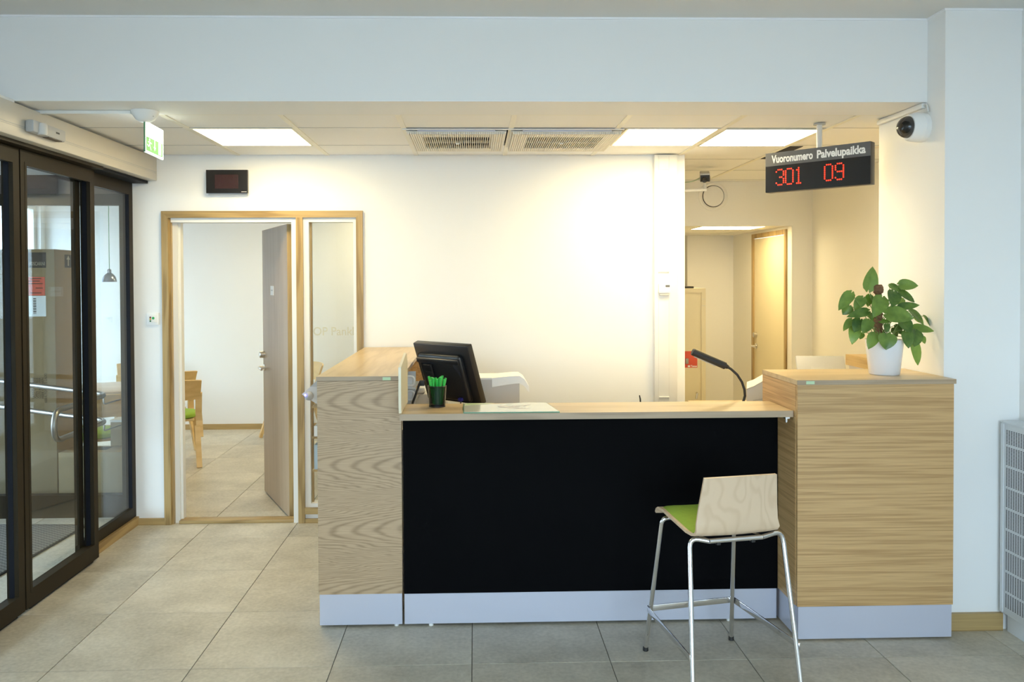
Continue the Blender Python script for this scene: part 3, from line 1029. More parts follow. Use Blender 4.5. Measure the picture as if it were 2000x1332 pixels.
st['label'] = 'pale green sticker'

# ---- screen between left cabinet and counter top
z0 = 1.052
pts = [(3.70, z0), (4.055, z0), (4.055, 1.25), (3.985, 1.302), (3.69, 1.262), (3.685, 1.10)]
Ms = Matrix(((0, 0, 1, -0.3445), (1, 0, 0, 0), (0, 1, 0, 0), (0, 0, 0, 1)))
tag(MB().prism(pts, 0.012, Ms).build('privacy_screen', SCREENM), 'upright cream divider panel at the left end of the counter top', 'divider')

# ---- work desk behind the counter
t = thing('work_desk', 'staff work desk hidden behind the counter front', 'desk', (0.55, 4.45, 0))
bx('desktop', -0.34, 1.44, 4.0, 4.95, 0.80, 0.83, TOPWOOD, t)
for x in (-0.30, 1.38):
    for y in (4.04, 4.88):
        bx('leg', x, x+0.04, y, y+0.04, 0, 0.80, LGREY, t)

# ---- monitor seen from behind
MA = math.radians(42)
mon = thing('monitor', 'black computer monitor turned away beside the green pens', 'monitor', (-0.16, 4.50, 0.83), -MA)
Mm = Matrix.Translation((-0.145, 4.46, 1.150)) @ Matrix.Rotation(-MA, 4, 'Z') @ Matrix.Rotation(math.radians(20), 4, 'X')
# local frame: x width, y towards the screen side, z up
bd = MB().rbox(-0.205, 0.205, -0.012, 0.028, -0.172, 0.172, 0.006, Mm).build('back_shell', BLACK, mon)
MB().rbox(-0.165, 0.16, -0.045, -0.012, -0.15, 0.125, 0.022, Mm, 3).build('electronics_bulge', BLACK, mon)
MB().rbox(-0.165, 0.15, -0.056, -0.040, 0.075, 0.105, 0.008, Mm).build('top_ridge', BLACK, mon)
MB().rbox(-0.12, -0.055, -0.062, -0.046, -0.14, 0.07, 0.006, Mm).build('mount_plate', BLACK, mon)
MB().box(-0.11, -0.06, -0.0635, -0.062, 0.012, 0.03, Mm).build('mount_slot', BLACKM, mon)
vm = MB()
for k in range(11):
    vm.box(0.098+0.0035*k, 0.1000+0.0035*k, -0.0462, -0.0445, 0.064-0.006*k, 0.10-0.006*k, Mm)
vm.build('vent_slots', HOLE, mon)
MB().box(-0.19, 0.19, 0.0281, 0.0288, -0.155, 0.155, Mm).build('display', SIGNBLK, mon)
st = MB().tube([Mm @ Vector((-0.05, -0.05, -0.04)), (-0.19, 4.40, 1.02), (-0.16, 4.46, 0.85)], 0.022, 10)
st.build('stand_post', BLACK, mon)
MB().lathe([(0.12, 0), (0.12, 0.012), (0.03, 0.02), (0.022, 0.03)], 24, Matrix.Translation((-0.16, 4.46, 0.8305))).build('stand_foot', BLACK, mon)
MB().tube([Mm @ Vector((0.10, -0.05, -0.13)), Mm @ Vector((0.09, -0.065, -0.17)), (-0.02, 4.36, 0.99), (-0.03, 4.42, 0.84)], 0.004, 8).build('signal_cable', BLACK, mon)
MB().box(0.085, 0.11, -0.06, -0.045, -0.135, -0.12, Mm).build('signal_plug', paint('blue_plug', (0.03, 0.03, 0.25), 0.4), mon)

# ---- pen cup and pens
cx, cy = -0.180, 3.905
cup = thing('pen_cup', 'black wire mesh cup of green pens on the counter top', 'pen cup', (cx, cy, 1.0503))
Mc = Matrix.Translation((cx, cy, 1.0506))
MB().lathe([(0.0385, 0.0), (0.0435, 0.098), (0.0428, 0.098), (0.0378, 0.002)], 28, Mc, False).build('mesh_wall', MESHM, cup)
MB().lathe([(0.0, 0.0), (0.039, 0.0), (0.0395, 0.006), (0.0, 0.006)], 28, Mc, False).build('base', BLACK, cup)
MB().tube([Mc @ Vector((0.0435*math.cos(a), 0.0435*math.sin(a), 0.099)) for a in [2*math.pi*k/32 for k in range(33)]], 0.0022, 8, False).build('rim', BLACK, cup)
pens = [(-0.9, 0.120), (-0.5, 0.112), (-0.15, 0.117), (0.55, 0.122), (0.95, 0.124), (1.4, 0.112), (1.9, 0.116), (2.4, 0.118), (2.9, 0.124), (3.35, 0.119), (3.9, 0.110), (4.3, 0.121), (4.75, 0.113), (5.2, 0.125)]
names = ['rearmost', 'rear', 'upright', 'leaning', 'tallest', 'short', 'middle', 'crossing', 'tilted', 'outer', 'lowest', 'inner', 'front', 'right hand']
for k, (a, h) in enumerate(pens):
    a2 = a+0.25*math.sin(k*2.1)
    r1 = 0.033 if k % 3 else 0.018
    r0 = 0.020 if k % 3 else 0.008
    b0 = Vector((r0*math.cos(a2), r0*math.sin(a2), 0.010))
    b1 = Vector((r1*math.cos(a)*1.15, r1*math.sin(a)*1.15, h))
    d = (b1-b0).normalized()
    m = MB().tube([b0, b0+d*0.004, b0+d*(h-0.012), b0+d*(h-0.011), b0+d*(h+0.012)], [0.0025, 0.0046, 0.0046, 0.0055, 0.0055], 8, True, Mc)
    pt = m.build('pen', PENG)
    tag(pt, 'green ballpoint pen standing in the black mesh cup', 'pen', 'green pens in the mesh cup')

# ---- desk pad with printed sheet
pad = thing('desk_pad', 'green edged glass pad with printed sheet on the counter top', 'desk pad', (0.17, 3.85, 1.0503))
pts = [(-0.052, 3.695), (0.386, 3.695), (0.352, 3.955)]
n = 14
for k in range(n+1):
    s = k/n
    x = 0.352 + (-0.056-0.352)*s
    pts.append((x, 3.962 + 0.018*math.sin(s*2*math.pi*1.0+0.4) - 0.004*s))
MB().prism(pts, 0.0045, Matrix.Translation((0, 0, 1.0503))).build('glass_sheet', GREENGLASS, pad)
ins = [(0.167+(x-0.167)*0.985, 3.835+(y-3.835)*0.965) for x, y in pts]
MB().prism(ins, 0.0006, Matrix.Translation((0, 0, 1.0549))).build('printed_sheet', PADM, pad)
pr_ = MB()
for (px_, py_, w_, h_) in ((0.16, 3.84, 0.10, 0.03), (0.21, 3.87, 0.07, 0.025), (0.25, 3.90, 0.035, 0.018), (0.14, 3.90, 0.03, 0.014), (0.12, 3.86, 0.025, 0.012), (0.20, 3.80, 0.12, 0.02)):
    pr_.prism([(px_+w_*0.5*math.cos(a), py_+h_*0.5*math.sin(a)) for a in [2*math.pi*k/14 for k in range(14)]], 0.0003, Matrix.Translation((0, 0, 1.0556)))
pr_.build('printed_picture', PADP, pad)
MB().prism([(-0.048, 3.90), (0.06, 3.935), (0.10, 3.966), (-0.045, 3.970)], 0.0003, Matrix.Translation((0, 0, 1.0556))).build('printed_corner', PADG, pad)

# ---- archive box with a sheet of paper
bxg = thing('archive_box', 'pale grey paper box on the desk behind the monitor', 'box', (0.14, 4.78, 0.83))
bx('body', -0.02, 0.256, 4.66, 4.90, 0.8303, 1.085, BOXGREY, bxg)
bx('lid_paper', -0.02, 0.25, 4.662, 4.90, 1.0855, 1.095, PAPER, bxg)
g = []
for i in range(9):
    s = i/8
    row = []
    for j in range(5):
        q = j/4
        x = 0.098 + 0.212*s
        y = 4.64 + 0.20*q + 0.01*s
        z = 1.0965 + 0.012*math.sin(min(1, s*1.2)*math.pi*0.5) - 0.062*max(0, s-0.72)/0.28*max(0, s-0.72)/0.28
        if q < 0.26:
            z -= (0.26-q)/0.26*0.052*(1-0.25*s)
            y = 4.642 + 0.02*q
        row.append((x, y, z))
    g.append(row)
tag(MB().sheet(g, 0.0008).build('paper_sheet', PAPER), 'white sheet of paper curling over the edge of the grey box', 'paper')

# ---- letter trays in the niche of the left cabinet
for k in range(3):
    zz = 0.932+0.076*k
    lab = ['lowest', 'middle', 'topmost'][k]
    tr_ = thing('letter_tray', lab+' white letter tray stacked in the counter cabinet niche', 'letter tray', (-0.5, 4.44, zz), group='letter trays in the niche')
    bx('tray_floor', -0.70, -0.312, 4.30, 4.58, zz, zz+0.006, WHITE, tr_)
    sd = MB()
    for y in (4.32, 4.574):
        sd.box(-0.70, -0.33, y, y+0.006, zz+0.006, zz+0.062)
    sd.build('side_wall', WHITE, tr_)
    MB().tube(fillet([(-0.40, 4.306, zz+0.064), (-0.320, 4.306, zz+0.064), (-0.320, 4.306, zz+0.018), (-0.40, 4.306, zz+0.018)], 0.018), 0.007, 8).build('front_lip', WHITE, tr_)
    tag(MB().box(-0.68, -0.36, 4.34, 4.565, zz+0.0065, zz+0.026).build('paper_stack', PAPER),
        'stack of paper in the '+lab+' letter tray', 'paper', 'paper in the letter trays')
ph = thing('desk_telephone', 'white desk telephone half hidden behind the monitor', 'telephone', (-0.25, 4.80, 0.83))
MB().rbox(-0.345, -0.16, 4.72, 4.90, 0.8303, 1.0, 0.02).build('body', LGREY, ph)
MB().rbox(-0.335, -0.285, 4.72, 4.90, 1.001, 1.035, 0.012).build('handset', WHITE, ph)
t = thing('rod_stand', 'slim black rod with clamp leaning beside the letter trays', 'stand', (-0.325, 4.33, 0.83))
a, b_ = at(821, 745, Y=4.25), at(806, 787, Y=4.24)
MB().tube([a, b_, Vector((-0.322, 4.20, 0.845))], 0.006, 8).build('rod', BLACKM, t)
MB().rbox(a.x-0.004, a.x+0.022, a.y-0.012, a.y+0.012, a.z-0.022, a.z+0.006, 0.003).build('clamp', BLACKM, t)
MB().rbox(-0.338, -0.22, 4.10, 4.24, 0.8303, 0.842, 0.003).build('foot', BLACKM, t)

# ---- gooseneck lamp
lamp = thing('desk_lamp', 'black gooseneck desk lamp leaning over the counter', 'lamp', (1.40, 4.30, 0.83))
Yl = 4.30
h0, h1 = at(1352, 687, Y=Yl), at(1417, 715, Y=Yl)
d = (h1-h0).normalized()
MB().tube([h0, h0+d*0.003, h1-d*0.003, h1], [0.0165, 0.019, 0.019, 0.0165], 20).build('lamp_head', BLACKM, lamp)
MB().tube([h1, h1+d*0.012, h1+d*0.02], [0.014, 0.011, 0.007], 14).build('collar', BLACKM, lamp)
dn = Vector((d.z, 0, -d.x))
if dn.z > 0:
    dn = -dn
MB().tube([h0+d*0.02+dn*0.0165, h1-d*0.05+dn*0.0165], 0.006, 8).build('light_slot', GREYP, lamp)
pp = [h1+d*0.012]
for p in ((1428, 721), (1440, 732), (1449, 746), (1454, 761), (1455, 773), (1452, 784), (1447, 800)):
    pp.append(at(*p, Y=Yl))
pp += [Vector((1.415, Yl, 0.92)), Vector((1.40, Yl, 0.84))]
MB().tube(pp, 0.0068, 10).build('gooseneck', BLACKM, lamp)
MB().lathe([(0.07, 0), (0.07, 0.012), (0.02, 0.02), (0.008, 0.03)], 24, Matrix.Translation((1.40, Yl, 0.8303))).build('base', BLACKM, lamp)
p = at(1249, 772, Y=4.25)
tag(MB().tube([p+Vector((0.012, 0.0, -0.225)), p+Vector((0.004, 0, -0.02)), p], [0.004, 0.004, 0.003], 8).build('pen', PENB), 'thin black pen standing up behind the counter top', 'pen')

# ---- printer with arched lid
prn = thing('printer', 'light grey office printer with arched lid beside the lamp', 'printer', (1.68, 4.62, 0.83))
pf = [(1.43, 0.8305), (1.43, 1.045), (1.47, 1.062), (1.52, 1.094), (1.56, 1.113), (1.60, 1.118), (1.66, 1.105), (1.75, 1.06), (1.88, 0.99), (1.88, 0.8305)]
Mpr = Matrix.Translation((1.50, 4.46, 0)) @ Matrix.Rotation(math.radians(-19), 4, 'Z') @ Matrix.Translation((-1.43, -4.46, 0))
MB().prism(pf, 0.34, Mpr @ face_cam((0, 4.80, 0))).build('body', LGREY, prn)
MB().tube([(x, 4.459, z+0.001) for x, z in pf[1:8]], 0.003, 6, True, Mpr).build('lid_seam', GREYP, prn)
MB().tube([(1.465, 4.459, 0.985), (1.68, 4.459, 1.03)], 0.002, 6, True, Mpr).build('panel_seam', GREYP, prn)
dk2 = thing('side_desk', 'side desk under the grey printer behind the counter', 'desk', (1.95, 4.7, 0))
bx('desktop', 1.445, 2.28, 4.35, 5.5, 0.80, 0.83, TOPWOOD, dk2)
for x in (1.46, 2.22):
    for y in (4.38, 5.44):
        bx('leg', x, x+0.04, y, y+0.04, 0, 0.80, LGREY, dk2)

# ---- silver monitor behind the right cabinet
mn = thing('monitor', 'silver backed monitor behind the oak cabinet with the plant', 'monitor', (2.25, 5.25, 0.83))
M2 = Matrix.Translation((2.27, 5.27, 1.015)) @ Matrix.Rotation(math.radians(-8), 4, 'Z') @ Matrix.Rotation(math.radians(-24), 4, 'X')
MB().rbox(-0.155, 0.155, -0.012, 0.012, -0.14, 0.14, 0.008, M2).build('back_shell', GREYP, mn)
MB().rbox(-0.07, 0.07, -0.02, -0.012, -0.12, 0.06, 0.004, M2).build('mount_plate', GREYP, mn)
MB().box(-0.145, 0.145, 0.0121, 0.013, -0.13, 0.13, M2).build('display', SIGNBLK, mn)
MB().tube([M2 @ Vector((0, -0.012, -0.05)), (2.26, 5.18, 0.90), (2.26, 5.25, 0.845)], 0.02, 10).build('stand_post', GREYP, mn)
MB().lathe([(0.09, 0), (0.09, 0.01), (0.03, 0.016)], 22, Matrix.Translation((2.17, 5.28, 0.8303))).build('stand_foot', GREYP, mn)
sc_ = thing('side_cabinet', 'grey side cabinet with thick oak top behind the plant', 'cabinet', (2.65, 4.9, 0))
bx('body', 2.345, 2.97, 4.47, 5.045, 0, 1.115, LGREY, sc_)
bx('top', 2.325, 2.975, 4.46, 5.05, 1.1155, 1.180, OAKY, sc_)

# ---- ticket machine and leaflet rack on the left side of the tall cabinet
tk = thing('ticket_machine', 'silver ticket machine with blue light beside the tall cabinet', 'machine', (-0.87, 5.0, 0.92))
MB().prism([(-0.75, 0.925), (-0.93, 0.905), (-1.005, 0.95), (-1.038, 0.975), (-0.985, 1.02), (-0.925, 1.075), (-0.75, 1.12)][::-1], 0.30, face_cam((0, 5.22, 0))).build('body', LGREY, tk)
MB().prism([(-0.925, 1.077), (-0.985, 1.022), (-0.80, 1.02), (-0.75, 1.122)][::-1], 0.012, face_cam((0, 4.918, 0))).build('paper_cover', GREYP, tk)
MB().lathe([(0.0, 0.0), (0.028, 0.0), (0.026, 0.012), (0.01, 0.024), (0.0, 0.026)], 18, face_cam((-0.995, 4.92, 0.965)), False).build('nozzle', GREYP, tk)
MB().lathe([(0.0, 0.0), (0.007, 0.0), (0.006, 0.004), (0.0, 0.005)], 12, face_cam((-1.012, 4.895, 0.972)), False).build('indicator_light', BLUELED, tk)
rk = thing('leaflet_rack', 'narrow oak leaflet rack below the silver ticket machine', 'rack', (-0.87, 5.1, 0.5))
bx('back_board', -0.765, -0.752, 4.95, 5.22, 0.50, 0.886, OAKZ, rk)
for z in (0.50, 0.70, 0.886):
    bx('shelf', -0.985, -0.765, 4.95, 5.22, z, z+0.012, OAKY, rk)
bx('side_board', -0.99, -0.765, 5.21, 5.222, 0.512, 0.886, OAKZ, rk)
tag(bx('leaflet_stack', -0.975, -0.79, 4.96, 5.20, 0.7125, 0.775, PAPER), 'pale leaflets lying on the upper rack shelf', 'leaflets')
tag(bx('leaflet_stack', -0.975, -0.79, 4.96, 5.20, 0.5125, 0.66, TEAL), 'bluish grey leaflets on the bottom rack shelf', 'leaflets')

# ================================================================== BAR STOOL
UX, UY = Vector((0.982, 0.19, 0)), Vector((-0.19, 0.982, 0))
S0 = Vector((1.030, 3.195, 0))
Mst = Matrix(((UX.x, UY.x, 0, S0.x), (UX.y, UY.y, 0, S0.y), (0, 0, 1, 0), (0, 0, 0, 1)))
stool = thing('bar_stool', 'chrome bar stool with plywood back and green seat', 'stool', (1.0, 3.38, 0))
# plywood shell: profile (y, z) from the front curl to the top of the back
prof = [(0.350, 0.636), (0.345, 0.648), (0.330, 0.657), (0.28, 0.660), (0.20, 0.651), (0.12, 0.643), (0.06, 0.637), (0.02, 0.636), (-0.010, 0.644), (-0.026, 0.664), (-0.034, 0.70), (-0.040, 0.76), (-0.050, 0.82), (-0.060, 0.882)]


def half_w(y, z):
    if z < 0.67:
        return 0.185 if y > 0.05 else 0.180
    return 0.178 - 0.022*(z-0.68)/0.2


g = []
for (y, z) in prof:
    row = []
    for j in range(13):
        s = -1+2*j/12
        bow = 0.016*(s*s) if z > 0.67 else 0.0
        sad = 0.006*(s*s) if z <= 0.67 else 0.0
        row.append((s*half_w(y, z), y+bow, z+sad+(0.004*(1-s*s) if z > 0.88 else 0)))
    g.append(row)
sh = MB().sheet(g, 0.011, M=Mst).build('shell', BIRCH, stool, 50)
g = []
cush = [(0.338, 0.662), (0.32, 0.668), (0.28, 0.672), (0.20, 0.664), (0.12, 0.656), (0.06, 0.651), (0.025, 0.651), (0.002, 0.658)]
for (y, z) in cush:
    row = []
    for j in range(13):
        s = -1+2*j/12
        e = 0.010*max(0, abs(s)-0.8)/0.2
        row.append((s*0.172, y, z+0.008-e+0.006*s*s))
    g.append(row)
MB().sheet(g, -0.012, M=Mst).build('seat_pad', GREENF, stool, 60)['label'] = 'green upholstered seat pad'
feet = {'FL': Vector((0.755, 3.591, 0)), 'FR': Vector((1.169, 3.684, 0)), 'RR': Vector((1.272, 3.120, 0)), 'RL': Vector((0.818, 3.030, 0))}
tops = {'FL': Vector((0.795, 3.445, 0.636)), 'FR': Vector((1.125, 3.505, 0.636)), 'RR': Vector((1.243, 3.262, 0.622)), 'RL': Vector((0.846, 3.190, 0.620))}
LR = 0.0098
for k in ('FL', 'FR'):
    mid = (tops['FL']+tops['FR'])/2
    inn = tops[k] + (mid-tops[k])*0.35
    MB().tube(fillet([feet[k]+Vector((0, 0, 0.012)), tops[k], inn], 0.03), LR, 12).build('leg', CHROME, stool)
rl_in, rr_in = Mst @ Vector((-0.115, -0.004, 0.624)), Mst @ Vector((0.115, -0.004, 0.624))
MB().tube(fillet([feet['RL']+Vector((0, 0, 0.012)), tops['RL']+Vector((0, 0, 0.012)), rl_in], 0.05), LR, 12).build('leg', CHROME, stool)
MB().tube(fillet([feet['RR']+Vector((0, 0, 0.012)), tops['RR']+Vector((0, 0, 0.012)), rr_in], 0.05), LR, 12).build('leg', CHROME, stool)
MB().tube([rl_in, rr_in], LR, 12).build('rear_rail', CHROME, stool)
for s in (-1, 1):
    MB().tube([Mst @ Vector((s*0.115, -0.004, 0.624)), Mst @ Vector((s*0.115, 0.06, 0.617)), Mst @ Vector((s*0.115, 0.29, 0.640))], 0.008, 10).build('seat_rail', CHROME, stool)
    MB().rbox(s*0.075-0.008, s*0.075+0.008, -0.010, 0.010, 0.606, 0.616, 0.002, Mst).build('rubber_stop', BLACKM, stool)
fm = MB()
rz = 0.205
ring = {k: feet[k] + (tops[k]-feet[k])*(rz/tops[k].z) for k in feet}
cen = sum(ring.values(), Vector())/4


def flat_bar(a, b, name):
    d = (b-a).normalized()
    n_ = Vector((d.y, -d.x, 0))
    if n_.dot(a-cen) < 0:
        n_ = -n_
    M = Matrix(((d.x, n_.x, 0, a.x), (d.y, n_.y, 0, a.y), (d.z, n_.z, 1, a.z), (0, 0, 0, 1)))
    L = (b-a).length
    return MB().rbox(-0.010, L+0.010, 0.009, 0.014, -0.0135, 0.0135, 0.0015, M).build(name, CHROME, stool)


for a, b in (('FL', 'FR'), ('FR', 'RR'), ('RL', 'FL')):
    flat_bar(ring[a], ring[b], 'foot_rail')
for k in feet:
    MB().lathe([(0.0105, 0), (0.0125, 0.002), (0.0118, 0.018), (0.010, 0.02)], 14, Matrix.Translation(feet[k])).build('rubber_foot', BLACKM, stool)

# ================================================================== POTTED PLANT
pc_ = Vector((1.966, 3.862, 1.1945))
plant = thing('potted_plant', 'trailing heart-leaved plant in a white pot on the oak cabinet', 'plant', tuple(pc_))
Mpt = Matrix.Translation(pc_)
pot = MB().lathe([(0.0, 0.0), (0.066, 0.0), (0.069, 0.004), (0.085, 0.155), (0.0865, 0.168), (0.082, 0.168), (0.080, 0.150), (0.0, 0.150)], 40, Mpt, False).build('pot', POTW, plant)
MB().lathe([(0.0, 0.151), (0.079, 0.151), (0.05, 0.156), (0.0, 0.158)], 24, Mpt, False).build('soil', SOIL, plant)
mp_ = [Vector((-0.028, 0.0, 0.15))]
rs_ = [0.018]
for k in range(1, 46):
    mp_.append(Vector((-0.030+0.002*math.sin(k*1.7), 0.002*math.cos(k*2.3), 0.15+0.272*k/45)))
    rs_.append((0.0185 if k < 40 else 0.0225)+random.uniform(-0.0016, 0.0016)-(0.003 if k in (37, 38, 39) else 0))
mp_.append(mp_[-1]+Vector((0, 0, 0.008)))
rs_.append(0.013)
MB().tube(mp_, rs_, 14, True, Mpt).build('moss_pole', COIR, plant)


def pl(cx_, cy_, dy):
    return at(1540+cx_/4.439, 480+cy_/4.439, Y=pc_.y+dy)


def leaf(base, tip, width, nrm, mat, droop=0.12, fold=0.22):
    base, tip, nrm = Vector(base), Vector(tip), Vector(nrm).normalized()
    ax = tip-base
    L = ax.length
    a = ax.normalized()
    side = a.cross(nrm).normalized()
    up = side.cross(a).normalized()
    ws = [0.30, 0.78, 0.99, 1.0, 0.90, 0.70, 0.42, 0.16, 0.0]
    us = [-0.07, 0.02, 0.16, 0.32, 0.50, 0.68, 0.84, 0.94, 1.0]
    g = []
    for u, w_ in zip(us, ws):
        row = []
        for j in range(7):
            s = -1+2*j/6
            uu = u - (0.085*(1-abs(abs(s)-0.55)/0.55) if u < 0.03 else 0)
            if u < 0 and abs(s) < 0.2:
                uu = 0.0
            hw = max(w_, 0.01)*width*0.5
            p = base + a*(L*uu) + side*(s*hw*math.cos(fold*1.2)) + up*(abs(s)*hw*math.sin(fold) - droop*L*(uu-0.35)**2 + 0.02*L*math.sin(3*uu+s))
            row.append(p)
        g.append(row)
    return MB().sheet(g, 0.0006).build('leaf', mat, plant, 80)


leaves = [  # base, tip, width (crop pixels), depth offsets, normal, light?
    ((697, 378), (735, 178), 118, 0.00, 0.0, (0.1, -1, 0.15), 0), ((962, 338), (1127, 345), 92, 0.01, -0.01, (0.2, -1, 0.35), 0),
    ((880, 342), (990, 402), 62, 0.02, 0.0, (0.3, -1, 0.35), 0), ((968, 398), (1097, 488), 70, 0.0, -0.02, (0.3, -1, 0.3), 0),
    ((543, 408), (434, 558), 88, -0.02, -0.03, (-0.4, -0.9, 0.3), 0), ((528, 520), (470, 598), 92, 0.02, 0.02, (0, -1, 0.1), 0),
    ((645, 450), (572, 562), 84, 0.0, -0.01, (-0.4, -0.9, 0.4), 0), ((702, 428), (690, 530), 66, 0.03, 0.03, (0, -1, 0.3), 1),
    ((690, 566), (508, 615), 70, -0.03, -0.05, (-0.2, -1, 0.4), 0), ((812, 448), (742, 618), 118, -0.03, -0.07, (-0.2, -1, 0.35), 0),
    ((915, 398), (903, 528), 112, -0.02, -0.06, (0.1, -1, 0.4), 0), ((998, 466), (915, 508), 52, 0.05, 0.04, (0, -0.8, 0.6), 1),
    ((962, 528), (1140, 512), 62, 0.0, -0.01, (0.2, -1, 0.4), 0), ((852, 590), (1090, 625), 142, -0.05, -0.09, (0.1, -1, 0.45), 0),
    ((1058, 560), (1178, 682), 84, -0.02, -0.05, (0.5, -0.9, 0.3), 0), ((1178, 612), (1244, 712), 56, 0.02, 0.02, (0.6, -0.7, 0.3), 0),
    ((1085, 706), (1264, 738), 70, -0.01, -0.03, (0.2, -1, 0.4), 0), ((1105, 738), (1098, 874), 122, -0.05, -0.07, (0.3, -1, 0.2), 0),
    ((985, 650), (1062, 752), 120, -0.06, -0.09, (0.2, -1, 0.3), 0), ((1020, 745), (1046, 888), 100, -0.07, -0.09, (0.1, -1, 0.1), 0),
    ((1085, 832), (1128, 1036), 98, -0.02, -0.03, (0.3, -1, 0.1), 1), ((852, 768), (848, 902), 146, -0.09, -0.105, (0, -1, 0.35), 0),
    ((752, 764), (694, 895), 88, -0.07, -0.09, (-0.4, -1, 0.3), 0), ((582, 688), (553, 855), 92, 0.0, -0.02, (-0.2, -1, 0.1), 1),
    ((622, 640), (572, 748), 92, -0.03, -0.05, (-0.3, -1, 0.3), 0), ((702, 650), (645, 762), 88, -0.05, -0.07, (-0.4, -1, 0.3), 0),
    ((548, 640), (474, 738), 60, 0.0, -0.01, (-0.6, -0.8, 0.3), 0), ((640, 758), (620, 812), 46, 0.02, 0.02, (0, -1, 0), 1),
    ((850, 680), (856, 755), 52, -0.06, -0.07, (0, -1, 0.2), 0), ((705, 590), (725, 640), 50, 0.0, 0.0, (0, -1, 0.3), 0),
    ((790, 655), (885, 660), 46, -0.02, -0.03, (0, -0.8, 0.7), 1), ((1095, 600), (1150, 668), 60, 0.03, 0.03, (0.2, -1, 0.2), 1),
    ((760, 610), (700, 690), 60, 0.02, 0.02, (0, -1, 0.2), 1), ((930, 690), (985, 770), 62, -0.02, -0.03, (0.2, -1, 0.2), 0),
    ((900, 720), (950, 790), 50, 0.03, 0.03, (0, -1, 0.3), 0), ((1160, 790), (1185, 850), 46, 0.01, 0.01, (0.2, -1, 0.1), 0)]
for k, (b_, t_, w_, d0, d1_, nr, lt) in enumerate(leaves):
    P, Q = pl(b_[0], b_[1], d0), pl(t_[0], t_[1], d1_)
    wm_ = 1.2*w_/4.439/CF*3.85
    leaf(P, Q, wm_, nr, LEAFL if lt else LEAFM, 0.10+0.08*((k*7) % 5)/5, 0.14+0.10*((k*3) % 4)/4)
    root = pc_ + Vector((0.035*math.cos(k*2.4)-0.01, 0.03*math.sin(k*2.4), 0.155))
    if b_[1] < 640 and k % 3 == 0:
        root = pc_ + Vector((-0.028, -0.005, 0.17+0.012*(k % 9)))
    midp = (root+P)/2 + Vector((0, 0, 0.035+0.01*(k % 3)))
    path = [root*(1-s)**2 + midp*2*s*(1-s) + P*s*s for s in [i/8 for i in range(9)]]
    MB().tube(path, [0.0022-0.0008*i/8 for i in range(9)], 6).build('stem', STEMM, plant)

# ================================================================== RADIATOR
RXF = 2.452
rad = thing('radiator_cover', 'white perforated radiator cover against the right wall', 'radiator', (2.5, 3.0, 0))
MB().rbox(RXF, 2.553, 2.20, 3.728, 0.095, 0.982, 0.003).build('cover', RADM, rad)
bx('end_strip', RXF-0.004, RXF, 3.708, 3.727, 0.10, 0.978, RADM, rad)
bx('top_lid', RXF-0.004, 2.553, 2.20, 3.730, 0.982, 0.988, RADM, rad)
bx('plinth', 2.487, 2.553, 2.22, 3.730, 0.0, 0.095, RADM, rad)
hm = MB()
groups = [10]+[13]*7+[10]
z = 0.952
for gi in groups:
    for r_ in range(gi):
        zz = z-0.0066*r_
        for c in range(80):
            y = 3.692-0.0165*c
            hm.add([(RXF-0.0006, y, zz), (RXF-0.0006, y-0.0095, zz), (RXF-0.0006, y-0.0095, zz-0.0036), (RXF-0.0006, y, zz-0.0036)], [(0, 1, 2, 3)])
    z -= 0.0066*gi+0.0115
ho = hm.build('perforations', HOLE, rad)
ho['kind'] = 'stuff'
wb = thing('wall_bracket', 'white metal window ledge strip above the radiator', 'ledge', (2.545, 3.0, 0.99))
bx('strip', 2.535, 2.5545, 2.20, 3.66, 0.9885, 1.012, RADM, wb)
MB().lathe([(0.005, 0), (0.005, 0.003)], 10, Matrix.Translation((2.535, 3.61, 1.002)) @ Matrix.Rotation(math.radians(-90), 4, 'Y')).build('screw', GREYP, wb)

# ================================================================== NUMBER DISPLAY
sg = thing('number_display', 'hanging queue number display showing 301 and 09', 'sign', (1.894, 4.452, 2.146))
YAW = math.atan2(-0.73, 0.68)
Msg = face_cam((1.890, 4.445, 2.258), YAW)
W2, H2 = 0.293, 0.112
MB().rbox(-W2, W2, -H2, H2, -0.028, 0.028, 0.004, Msg).build('housing', BLACK, sg)
MB().box(-W2+0.001, W2-0.001, -H2+0.001, 0.036, 0.0281, 0.030, Msg).build('display_field', SIGNBLK, sg)
MB().box(-W2+0.001, W2-0.001, 0.0365, H2-0.001, 0.0281, 0.031, Msg).build('title_strip', SIGNGREY, sg)
vs, fs = text_vf('Vuoronumero', 0.060, 0.032, 0.0004, 'LEFT', 0.80)
wtx = max(v.x for v in vs)
MB().add([(v.x*0.238/wtx, v.y, v.z) for v in vs], fs, Msg @ Matrix.Translation((-W2+0.040, 0.072, 0.0315))).build('title_lettering', WPRINT, sg)
vs, fs = text_vf('Palvelupaikka', 0.060, 0.032, 0.0004, 'LEFT', 0.80)
wtx = max(v.x for v in vs)
MB().add([(v.x*0.262/wtx, v.y, v.z) for v in vs], fs, Msg @ Matrix.Translation((-W2+0.299, 0.072, 0.0315))).build('title_lettering', WPRINT, sg)
DIG = {'3': ['01110', '10001', '00001', '00001', '00110', '00001', '00001', '10001', '01110'],
       '0': ['01110', '10001', '10001', '10001', '10001', '10001', '10001', '10001', '01110'],
       '1': ['00100', '01100', '00100', '00100', '00100', '00100', '00100', '00100', '01110'],
       '9': ['01110', '10001', '10001', '10001', '01111', '00001', '00001', '10001', '01110']}
pit = 0.0106
